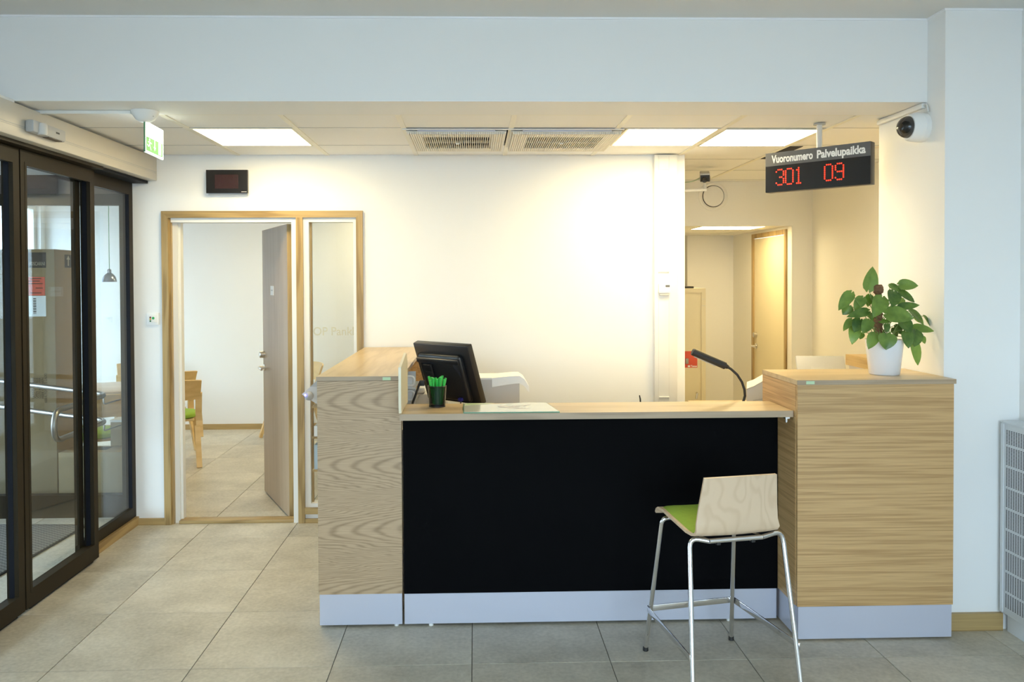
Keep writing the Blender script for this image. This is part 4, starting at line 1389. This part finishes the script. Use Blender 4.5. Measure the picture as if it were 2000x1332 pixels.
for ch, u in (('3', 0.105), ('0', 0.200), ('1', 0.292), ('0', 0.578), ('9', 0.678)):
    dm = MB()
    for r_, rowb in enumerate(DIG[ch]):
        for c, bit in enumerate(rowb):
            if bit == '1':
                x = -W2 + u*2*W2 + c*pit + 0.005
                y = 0.012 - r_*pit
                dm.lathe([(0.0, 0.0015), (0.0042, 0.001), (0.0042, 0.0)], 8, Msg @ Matrix.Translation((x, y, 0.0302)), False)
    dm.build('digit', DOTRED, sg)
MB().lathe([(0.015, 0), (0.015, 0.137)], 18, Matrix.Translation((1.905, 4.462, 2.3705))).build('hanger_tube', LGREY, sg)
MB().lathe([(0.032, 0), (0.032, 0.006)], 20, Matrix.Translation((1.905, 4.462, 2.500))).build('ceiling_rose', GREYP, sg)

# ---- unlit display on the back wall
ud = thing('wall_display', 'unlit black number display above the meeting room door', 'display', (-1.66, 5.59, 2.24))
bx('back_box', -1.79, -1.53, 5.572, 5.5995, 2.238, 2.395, LGREY, ud)
bx('front_glass', -1.797, -1.521, 5.548, 5.572, 2.248, 2.404, SIGNBLK, ud)
gm = MB()
for r_ in range(9):
    for c in range(15):
        gm.box(-1.738+0.0105*c, -1.7295+0.0105*c, 5.5472, 5.5478, 2.279+0.0105*r_, 2.2875+0.0105*r_)
gm.build('dot_matrix', SIGNRED, ud)
mk = MB()
for k in range(7):
    mk.box(-1.562+0.005*k, -1.5585+0.005*k, 5.5472, 5.5478, 2.2545, 2.2585)
mk.build('printed_mark', WPRINT, ud)

# ================================================================== CAMERAS, VENT, EXIT SIGN
dc = thing('dome_camera', 'white dome camera on the side of the column', 'camera', (2.194, 3.93, 2.32))
Md = Matrix.Translation((2.1935, 3.935, 2.388)) @ Matrix.Rotation(math.radians(-90), 4, 'Y') @ Matrix.Rotation(math.radians(6), 4, 'X')
MB().lathe([(0.070, 0.0), (0.072, 0.006), (0.072, 0.030), (0.0705, 0.032), (0.0705, 0.034), (0.071, 0.036), (0.068, 0.070), (0.058, 0.084), (0.052, 0.085)], 40, Md).build('housing', WPRINT, dc)
MB().lathe([(0.053*math.cos(a), 0.085+0.048*math.sin(a)) for a in [math.pi/2*k/8 for k in range(9)]], 32, Md, False).build('dome', DOMEG, dc)
MB().lathe([(0.028, 0.086), (0.030, 0.10), (0.018, 0.118), (0.0, 0.120)], 18, Md, False).build('lens_block', BLACK, dc)
cd = thing('cable_duct', 'white cable duct along the top of the column', 'duct', (2.185, 4.1, 2.47))
bx('cover', 2.172, 2.1935, 3.915, 4.36, 2.478, 2.503, WHITE, cd, 0.003)
MB().tube(fillet([(2.183, 3.912, 2.492), (2.183, 3.885, 2.490), (2.187, 3.885, 2.455)], 0.015), 0.0045, 8).build('cable', LGREY, cd)

bc = thing('security_camera', 'small grey box camera on a white bracket arm', 'camera', (1.60, 6.2, 2.33))
MB().tube([(1.4535, 6.22, 2.330), (1.775, 6.20, 2.336)], 0.011, 12).build('bracket_arm', WHITE, bc)
MB().lathe([(0.03, 0), (0.03, 0.008)], 16, Matrix.Translation((1.4535, 6.22, 2.33)) @ Matrix.Rotation(math.radians(90), 4, 'Y')).build('wall_plate', WHITE, bc)
MB().tube([(1.765, 6.20, 2.345), (1.762, 6.20, 2.395)], [0.014, 0.008], 10).build('swivel', LGREY, bc)
Mb = Matrix.Translation((1.757, 6.18, 2.432)) @ Matrix.Rotation(math.radians(-14), 4, 'Z') @ Matrix.Rotation(math.radians(14), 4, 'X')
MB().rbox(-0.036, 0.036, -0.06, 0.09, -0.030, 0.034, 0.005, Mb).build('housing', GREYP, bc)
MB().rbox(-0.034, 0.034, -0.062, -0.0601, -0.028, 0.022, 0.0008, Mb).build('face_plate', BLACKM, bc)
MB().lathe([(0.022, 0.0), (0.022, 0.03), (0.018, 0.034), (0.0, 0.028)], 18, Mb @ Matrix.Translation((-0.004, -0.062, -0.010)) @ R90X, False).build('lens', BLACK, bc)
MB().tube([Mb @ Vector((0.037, -0.02+0.018*math.cos(a), -0.012+0.018*math.sin(a))) for a in [2*math.pi*k/14 for k in range(15)]], 0.0025, 6, False).build('lens_cable', BLACKM, bc)
MB().tube(fillet([Mb @ Vector((0, 0.09, 0)), (1.70, 6.30, 2.41), (1.58, 6.28, 2.40), (1.50, 6.25, 2.47), (1.47, 6.24, 2.508)], 0.06), 0.005, 8).build('power_cable', paint('green_grey_cable', (0.45, 0.52, 0.36), 0.6), bc)

vt = thing('air_valve', 'round white air valve on the office bulkhead', 'vent', (2.10, 7.12, 2.29))
Mv = face_cam((2.100, 7.1295, 2.382))
MB().lathe([(0.128, 0.0), (0.128, 0.008), (0.112, 0.016), (0.098, 0.010), (0.094, 0.0)], 40, Mv, False).build('ring', OFFICEWALL, vt)
MB().lathe([(0.0, 0.022), (0.082, 0.020), (0.090, 0.016), (0.090, 0.006), (0.0, 0.006)], 40, Mv, False).build('disc', OFFICEWALL, vt)
MB().lathe([(0.0, 0.001), (0.10, 0.001), (0.10, 0.003), (0.0, 0.003)], 32, Mv, False).build('throat', HOLE, vt)

ex = thing('exit_sign', 'lit green emergency exit sign under the beam', 'exit sign', (-1.64, 4.22, 2.30))
XE = -1.638
MB().lathe([(0.0, 0.0), (0.026, 0.0), (0.045, 0.012), (0.062, 0.038), (0.066, 0.0535)], 30, Matrix.Translation((XE, 4.135, 2.451)), False).build('mount', WPRINT, ex)
mk = MB()
for k in range(2):
    for q in range(6):
        mk.box(XE+0.047-0.012*k, XE+0.0505-0.012*k, 4.112+0.007*q, 4.117+0.007*q, 2.474-0.009*k, 2.478-0.009*k)
mk.build('printed_mark', GREYP, ex)
Me = Matrix.Translation((XE+0.004, 4.125, 2.302)) @ Matrix.Rotation(math.radians(90), 4, 'Z') @ Matrix.Rotation(math.radians(1.5), 4, 'Y') @ R90X
PW_, PH_ = 0.235, 0.155
MB().box(0, PW_, 0, PH_, -0.008, 0, Me).build('light_panel', EXITW, ex)
MB().box(0.010, PW_-0.012, 0.010, 0.080, 0.0001, 0.0006, Me).build('green_field', EXITG, ex)
MB().box(-0.0015, 0, 0, PH_, -0.008, 0.0005, Me).build('edge', GREENGLASS, ex)
pg = MB()
Mq = Me @ Matrix.Translation((0, 0, 0.0007))
pg.prism([(0.052+0.007*math.cos(a), 0.070+0.007*math.sin(a)) for a in [2*math.pi*k/12 for k in range(12)]], 0.0003, Mq)     # head
pg.prism([(0.050, 0.062), (0.062, 0.058), (0.058, 0.040), (0.046, 0.042)], 0.0003, Mq)                                        # trunk
pg.prism([(0.046, 0.046), (0.058, 0.042), (0.074, 0.022), (0.067, 0.018)], 0.0003, Mq)
pg.prism([(0.048, 0.046), (0.054, 0.040), (0.034, 0.030), (0.020, 0.040), (0.024, 0.045), (0.035, 0.038)], 0.0003, Mq)
pg.prism([(0.060, 0.060), (0.062, 0.054), (0.080, 0.050), (0.082, 0.055)], 0.0003, Mq)
pg.prism([(0.050, 0.062), (0.046, 0.056), (0.030, 0.052), (0.028, 0.057)], 0.0003, Mq)
pg.prism([(0.112, 0.078), (0.124, 0.078), (0.124, 0.044), (0.134, 0.044), (0.118, 0.022), (0.102, 0.044), (0.112, 0.044)][::-1], 0.0003, Mq)   # arrow
pg.prism([(0.165, 0.014), (0.205, 0.014), (0.205, 0.077), (0.165, 0.077)], 0.0003, Mq)                                       # door
pg.build('pictogram', EXITS, ex)
du = thing('cable_duct', 'white cable duct running under the beam to the exit sign', 'duct', (-1.95, 4.12, 2.49))
bx('cover', -2.31, -1.70, 4.110, 4.140, 2.487, 2.5045, WHITE, du, 0.003)
bx('end_cap', -2.32, -2.31, 4.111, 4.139, 2.488, 2.504, GREYP, du)

# ================================================================== AIR CONDITIONERS
for (x0, x1, lab) in ((-0.372, 0.178, 'left one of the two ribbed ceiling air conditioners'), (0.222, 0.838, 'right one of the two ribbed air conditioners, next to a lit panel')):
    ac = thing('air_conditioner', lab, 'air conditioner', ((x0+x1)/2, 4.92, 2.47), group='ceiling air conditioners')
    y0, y1, zb, zt = 4.625, 5.245, 2.478, 2.490
    bx('casing', x0-0.01, x1+0.01, y0+0.03, y1-0.01, 2.4985, 2.512, WHITE, ac)
    gx0, gx1, gy0, gy1 = x0+0.15*(x1-x0), x0+0.85*(x1-x0), y0+0.10, y1-0.13
    rb = MB()
    fn = MB()
    n_ = int((x1-x0)/0.0125)
    for k in range(n_):
        xa = x0+k*(x1-x0)/n_
        xb = xa+(x1-x0)/n_
        if xb < gx0 or xa > gx1:
            rb.box(xa+0.001, xb-0.001, y0, y1, zb, zt)
        else:
            rb.box(xa+0.001, xb-0.001, y0, gy0, zb, zt).box(xa+0.001, xb-0.001, gy1, y1, zb, zt)
            fn.box(xa+0.0018, xa+0.0062, gy0, gy1, zb, zt+0.004)
    rb.box(x0, x1, y0, gy0, zt, zt+0.006).box(x0, x1, gy1, y1, zt, zt+0.006).box(x0, gx0, gy0, gy1, zt, zt+0.006).box(gx1, x1, gy0, gy1, zt, zt+0.006)
    rb.build('ribbed_panel', GRILLE, ac)
    fn.box(gx0, gx1, (gy0+gy1)/2-0.004, (gy0+gy1)/2+0.004, zb+0.001, zt+0.003)
    fn.build('intake_grille', GRILLE, ac)
    bx('grille_backing', gx0-0.002, gx1+0.002, gy0-0.002, gy1+0.002, 2.4965, 2.4984, HOLE, ac)
    bx('air_vane', x0+0.055, x1-0.055, y0-0.012, y0+0.022, 2.4925, 2.5, KICK, ac, 0.003)
    bx('front_flange', x0-0.03, x1+0.015, y0-0.022, y0-0.010, 2.500, 2.5065, WHITE, ac)
    MB().lathe([(0.0, 0.0), (0.011, 0.0), (0.012, 0.006), (0.0, 0.006)], 14, Matrix.Translation(((x0+x1)/2, (gy0+gy1)/2+0.01, zb-0.006)), False).build('latch', WPRINT, ac)

# ================================================================== WALL FITTINGS
td = thing('cable_trunking', 'white vertical cable trunking at the end of the back wall', 'trunking', (1.308, 5.57, 0.5))
bx('channel', 1.232, 1.386, 5.545, 5.5995, 0.5, 2.504, WHITE, td, 0.002)
for x in (1.2585, 1.330):
    bx('lid_seam', x-0.0008, x+0.0008, 5.5442, 5.545, 0.51, 2.495, LGREY, td)
bx('junction_cover', 1.262, 1.327, 5.541, 5.545, 2.40, 2.475, WHITE, td, 0.001)
bx('slot_cover', 1.255, 1.330, 5.541, 5.545, 1.700, 1.712, LGREY, td, 0.0015)
bx('lower_lip', 1.262, 1.330, 5.538, 5.545, 0.845, 0.852, WHITE, td, 0.001)
th = thing('thermostat', 'small white thermostat on the cable trunking', 'thermostat', (1.295, 5.53, 1.54))
bx('body', 1.255, 1.335, 5.520, 5.5445, 1.560, 1.625, WPRINT, th, 0.004)
bx('display', 1.300, 1.329, 5.5185, 5.5205, 1.602, 1.616, SIGNGREY, th)
bx('lower_housing', 1.262, 1.325, 5.525, 5.5445, 1.545, 1.560, LGREY, th, 0.003)
sw = thing('wall_switch', 'white control switch with coloured dots by the oak trim', 'switch', (-2.178, 5.59, 1.36))
bx('plate', -2.219, -2.138, 5.588, 5.5995, 1.362, 1.444, WPRINT, sw, 0.003)
bx('rocker', -2.204, -2.152, 5.584, 5.588, 1.377, 1.430, WHITE, sw, 0.0015)
for (x, z, r_, mt, nm) in ((-2.192, 1.413, 0.006, paint('dark_red_dot', (0.12, 0.015, 0.012), 0.5), 'red'), (-2.192, 1.401, 0.006, paint('amber_dot', (0.55, 0.30, 0.01), 0.5), 'amber'),
                       (-2.192, 1.388, 0.006, paint('deep_green_dot', (0.01, 0.12, 0.03), 0.5), 'deep green'), (-2.173, 1.408, 0.009, paint('green_button', (0.02, 0.36, 0.09), 0.5), 'green')):
    o = MB().lathe([(0.0, 0.002), (r_, 0.0015), (r_, 0.0)], 14, face_cam((x, 5.584, z)), False).build('indicator', mt, sw)
    o['label'] = nm+' dot'

# ---- cream steel cabinet in the passage
mc = thing('steel_cabinet', 'cream steel cabinet with a red label behind the wall end', 'cabinet', (1.78, 7.5, 0))
bx('body', 1.48, 2.082, 7.31, 7.70, 0, 1.573, CREAM, mc)
fr = MB().box(1.48, 2.082, 7.295, 7.31, 1.535, 1.573).box(2.045, 2.082, 7.295, 7.31, 0, 1.535).box(1.48, 1.515, 7.295, 7.31, 0, 1.535)
fr.build('frame', CREAM, mc)
dr = bx('door', 1.518, 2.030, 7.302, 7.31, 0.03, 1.515, CREAM, mc)
MB().tube([(2.0, 7.295, 0.63), (2.0, 7.275, 0.625), (1.99, 7.275, 0.58)], 0.010, 8).build('handle', NICKEL, dr)
bx('frame_seam', 2.046, 2.081, 7.2935, 7.295, 1.475, 1.478, LGREY, mc)
bx('frame_seam', 2.046, 2.081, 7.2935, 7.295, 1.415, 1.418, LGREY, mc)
a, b_ = at(1339, 686, Y=7.30), at(1362, 718, Y=7.30)
rl = bx('red_label', b_.x-0.19, b_.x, 7.3005, 7.302, b_.z, a.z, REDL, mc)
rl['label'] = 'red sticker with white lettering'
vs, fs = text_vf('Tanus', 0.026, 0.02, 0.0003, 'LEFT')
wtx = max(v.x for v in vs)
MB().add([(v.x*0.056/wtx, v.y, v.z) for v in vs], fs, face_cam((b_.x-0.060, 7.300, b_.z+0.013))).box(b_.x-0.086, b_.x-0.066, 7.2997, 7.3003, b_.z+0.005, b_.z+0.021).build('sticker_lettering', WPRINT, rl)
p = at(1342, 704, Y=7.29)
MB().box(p.x-0.015, p.x+0.012, 7.285, 7.3005, p.z-0.03, p.z+0.018).build('lock', NICKEL, dr)
tag(MB().rbox(1.50, 1.985, 7.33, 7.52, 1.5735, 1.592, 0.004).build('folder', BLACKM), 'black flat folder lying on the cream steel cabinet', 'folder')

# ================================================================== MEETING ROOM FURNITURE
def make_chair(name, label, group):
    t = thing(name, label, 'chair', (0, 0, 0), 0.0, group, world=False)
    g = []
    for i in range(9):
        s = -1+2*i/8
        row = []
        for j in range(5):
            q = j/4
            row.append((s*(0.235+0.012*q), -0.205-0.055*q-0.055*(1-s*s), 0.605+0.185*q - (0.012*(s*s) if j == 4 else 0)))
        g.append(row)
    MB().sheet(g, 0.016).build('backrest', BIRCHW, t, 50)
    sp = []
    n_ = 24
    for k in range(n_):
        a = 2*math.pi*k/n_
        sp.append((math.copysign(abs(math.cos(a))**0.7, math.cos(a))*0.225, math.copysign(abs(math.sin(a))**0.7, math.sin(a))*0.215+0.03))
    m = MB()
    rings = [(0.90, 0.418), (1.0, 0.430), (1.0, 0.448), (0.95, 0.462), (0.75, 0.470)]
    vs, fs = [], []
    for (k_, z_) in rings:
        vs += [(x*k_, 0.03+(y-0.03)*k_, z_) for x, y in sp]
    for i in range(len(rings)-1):
        for k in range(n_):
            k2 = (k+1) % n_
            fs.append((i*n_+k, i*n_+k2, (i+1)*n_+k2, (i+1)*n_+k))
    fs.append(tuple(range(n_))[::-1])
    fs.append(tuple((len(rings)-1)*n_+k for k in range(n_)))
    m.add(vs, fs).build('seat_cushion', GREENF, t, 60)
    MB().rbox(-0.19, 0.19, -0.15, 0.20, 0.395, 0.417, 0.006).build('seat_base', BIRCHW, t)
    for s in (-1, 1):
        def bar(pts, w1, w2, nm):
            g = MB()
            for a, b in zip(pts[:-1], pts[1:]):
                a, b = Vector(a), Vector(b)
                d = (b-a).normalized()
                ux = Vector((1, 0, 0))
                uy = d.cross(ux).normalized()
                v = []
                for p_ in (a, b):
                    for (i, j) in ((-1, -1), (1, -1), (1, 1), (-1, 1)):
                        v.append(p_+ux*(i*w1/2)+uy*(j*w2/2))
                g.add(v, [(3, 2, 1, 0), (4, 5, 6, 7), (0, 1, 5, 4), (1, 2, 6, 5), (2, 3, 7, 6), (3, 0, 4, 7)])
            return g.build(nm, BIRCHW, t)
        bar([(s*0.225, -0.30, 0.0), (s*0.215, -0.185, 0.36)], 0.046, 0.030, 'leg')
        bar([(s*0.240, 0.26, 0.0), (s*0.205, 0.14, 0.40)], 0.046, 0.030, 'leg')
        bar([(s*0.236, -0.215, 0.26), (s*0.232, -0.165, 0.40), (s*0.226, -0.175, 0.48), (s*0.228, -0.225, 0.66)], 0.056, 0.022, 'upright')
    return t


TH = math.radians(23.6)
G = 'birch meeting chairs with green cushions'
ch = make_chair('meeting_chair', 'birch chair with green cushion just inside the open door', G)
ch.location = (-2.765, 7.50, 0)
ch.rotation_euler = (0, 0, TH-0.05)
copy_tree(ch, (-3.10, 8.12, 0), math.radians(45), 'birch chair standing behind the one just inside the open door', G)
copy_tree(ch, (-3.09, 6.60, 0), TH, 'birch chair behind the steel handrail, on the near side of the table', G)
copy_tree(ch, (-3.50, 8.70, 0), TH+math.pi, 'birch chair on the far side of the meeting table', G)
copy_tree(ch, (-1.93, 8.60, 0), math.radians(118), 'birch chair seen through the side light pane', G)
tb = thing('meeting_table', 'pale birch meeting table behind the lobby glass', 'table', (-3.67, 7.04, 0), TH, world=False)
MB().rbox(-0.66, 0.66, -0.375, 0.375, 0.705, 0.735, 0.006).build('tabletop', TABLEW, tb)
for sx in (-1, 1):
    for sy in (-1, 1):
        MB().tube([(sx*0.58, sy*0.30, 0.0), (sx*0.56, sy*0.28, 0.705)], [0.02, 0.026], 12).build('leg', BIRCHW, tb)
pdx, pdy = -3.36, 7.62
pd = thing('pendant_lamp', 'small smoky pendant lamp on a green cord', 'lamp', (pdx, pdy, 1.66))
Mpd = Matrix.Translation((pdx, pdy, 1.655))
MB().lathe([(0.064, 0.0), (0.062, 0.02), (0.052, 0.05), (0.034, 0.072), (0.018, 0.082), (0.016, 0.081), (0.032, 0.069), (0.050, 0.048), (0.060, 0.018), (0.062, 0.0)], 32, Mpd, False).build('shade', PENDM, pd)
MB().lathe([(0.0, 0.080), (0.017, 0.082), (0.017, 0.112), (0.006, 0.120), (0.0, 0.120)], 16, Mpd, False).build('lamp_holder', PENDM, pd)
MB().tube([(pdx, pdy, 1.77), (pdx, pdy, 2.62)], 0.0035, 6).build('cord', CORDG, pd)

# ================================================================== CARTONS AND LOBBY
tc_ = thing('tall_carton', 'tall cardboard carton with printed labels behind the lobby glass', 'carton', (-3.2, 6.06, 0))
TX1, TY0, TZ = -3.012, 5.95, 1.892
bx('box', -3.44, TX1, TY0, 6.205, 0.001, TZ, CARD, tc_, 0.004)


def on_front(px_, py_):
    return at(px_, py_, Y=TY0-0.001)


a, b_ = on_front(60, 493), on_front(90, 523)
bx('black_label', b_.x-0.125, b_.x, TY0-0.0012, TY0-0.0002, b_.z, a.z, INK, tc_)
vs, fs = text_vf('FOSCARINI', 0.034, 0.0, 0.0002, 'CENTER')
wtx = max(v.x for v in vs)-min(v.x for v in vs)
MB().add([(v.x*0.108/wtx, v.y*1.1, v.z) for v in vs], fs, face_cam((b_.x-0.0625, TY0-0.0014, b_.z+0.028))).build('label_lettering', paint('tan_print', (0.5, 0.42, 0.3), 0.7), tc_)
a, b_ = on_front(62, 541), on_front(88, 577)
bx('red_label', b_.x-0.125, b_.x, TY0-0.0012, TY0-0.0002, b_.z, a.z, REDL, tc_)
mk = MB()
for k, (q0, q1, zz) in enumerate(((0.02, 0.10, 0.118), (0.01, 0.09, 0.100), (0.01, 0.11, 0.082), (0.06, 0.11, 0.05), (0.02, 0.10, 0.015))):
    mk.box(b_.x-0.125+q0, b_.x-0.125+q1, TY0-0.0016, TY0-0.0013, b_.z+zz, b_.z+zz+0.006)
mk.build('label_print', INKB, tc_)
a, b_ = on_front(62, 578), on_front(90, 618)
bx('white_label', b_.x-0.135, b_.x, TY0-0.0012, TY0-0.0002, b_.z, a.z, WPRINT, tc_)
mk = MB()
for k in range(12):
    mk.box(b_.x-0.090, b_.x-0.068, TY0-0.0016, TY0-0.0013, b_.z+0.02+0.0095*k, b_.z+0.024+0.0095*k+0.003*(k % 2))
mk.build('barcode', INK, tc_)
lines = ['LATO DA APRIRE', 'OPEN THIS SIDE', 'COTE A OUVRIR', 'HIER OFFNEN', 'ABRIR POR ESTE LADO']
lm = MB()
for k, s in enumerate(lines):
    c_ = on_front(66+5.9*k, 758)
    vs, fs = text_vf(s, 0.026, 0.004, 0.0002)
    wtx = max(v.x for v in vs)-min(v.x for v in vs)
    tw = 0.215 if k == 4 else 0.15
    lm.add([(v.x*tw/wtx, v.y, v.z) for v in vs], fs, face_cam((c_.x, TY0-0.001, c_.z)) @ Matrix.Rotation(math.radians(90), 4, 'Z'))
lm.build('printed_lettering', INKB, tc_)
Mar = Matrix(((0, 0, 1, TX1+0.0002), (1, 0, 0, 0), (0, 1, 0, 0), (0, 0, 0, 1)))
c0, c1 = at(126, 497, X=TX1), at(140, 523, X=TX1)
MB().box(c0.y, c1.y, c1.z, c0.z, 0, 0.001, Mar).build('arrow_label', INK, tc_)
yc, zc = (c0.y+c1.y)/2, (c0.z+c1.z)/2
MB().prism([(yc-0.008, zc-0.035), (yc+0.008, zc-0.035), (yc+0.008, zc+0.012), (yc+0.026, zc+0.012), (yc, zc+0.042), (yc-0.026, zc+0.012), (yc-0.008, zc+0.012)], 0.0012, Mar).build('arrow', MATS['tan_print'], tc_)
lc = thing('low_carton', 'low brown carton standing beside the tall carton', 'carton', (-2.74, 6.07, 0))
bx('box', -3.004, -2.47, 5.95, 6.19, 0.001, 0.425, CARD, lc, 0.003)
bx('printed_mark', -2.86, -2.70, 6.03, 6.15, 0.4252, 0.4256, INKB, lc)
fc = thing('open_carton', 'brown carton with a white flap behind the low carton', 'carton', (-2.6, 6.26, 0))
bx('box', -2.74, -2.45, 6.20, 6.34, 0.001, 0.60, CARD, fc)
bx('flap', -2.745, -2.445, 6.196, 6.344, 0.6005, 0.616, PAPER, fc)
lt = thing('low_table', 'pale blue low table with black legs at the left edge', 'table', (-3.9, 6.2, 0))
bx('tabletop', -4.3, -3.50, 6.0, 6.45, 0.42, 0.45, TEAL, lt)
for x in (-4.28, -3.54):
    for y in (6.01, 6.42):
        bx('leg', x, x+0.025, y, y+0.025, 0, 0.42, BLACKM, lt)

hr = thing('handrail', 'bent stainless double handrail in the entrance lobby', 'handrail', (-2.45, 5.3, 0))
zt, zb = 0.915, 0.742
XR = -2.405
up_ = [(-3.40, 5.69, 0.995), (-2.49, 5.43, 0.918), (XR, 5.395, zt), (XR, 4.78, zt+0.004), (XR, 4.735, 0.83), (XR, 4.78, zb), (XR, 5.395, zb), (-2.49, 5.43, 0.745), (-3.40, 5.69, 0.820)]
pts = fillet([up_[0], (XR-0.01, 5.42, zt), (XR, 4.72, zt), (XR, 4.72, zb), (XR-0.01, 5.42, zb), up_[-1]], 0.085, 7)
MB().tube(pts, 0.0165, 14).build('rail_tube', STEEL, hr)
for zz in (zt, zb):
    MB().tube(fillet([(XR-0.005, 5.36, zz-0.017), (XR-0.005, 5.36, zz-0.055), (-2.395, 5.57, zz-0.055)], 0.02), 0.0055, 8).build('bracket', STEEL, hr)
MB().tube([(-3.36, 5.68, 0.0), (-3.36, 5.68, 0.99)], 0.018, 12).build('post', STEEL, hr)
Mmt = Matrix.Translation((-3.30, 4.80, 0.0)) @ Matrix.Rotation(math.radians(-3), 4, 'Z')
em = thing('entrance_mat', 'dark grey woven entrance mat on the lobby floor', 'mat', (-3.3, 4.8, 0))
MB().rbox(-0.62, 0.62, -0.95, 0.82, 0.001, 0.012, 0.003, Mmt).build('carpet', MATM, em)
MB().box(0.62, 0.632, -0.95, 0.82, 0.001, 0.008, Mmt).build('border', GASKET, em)
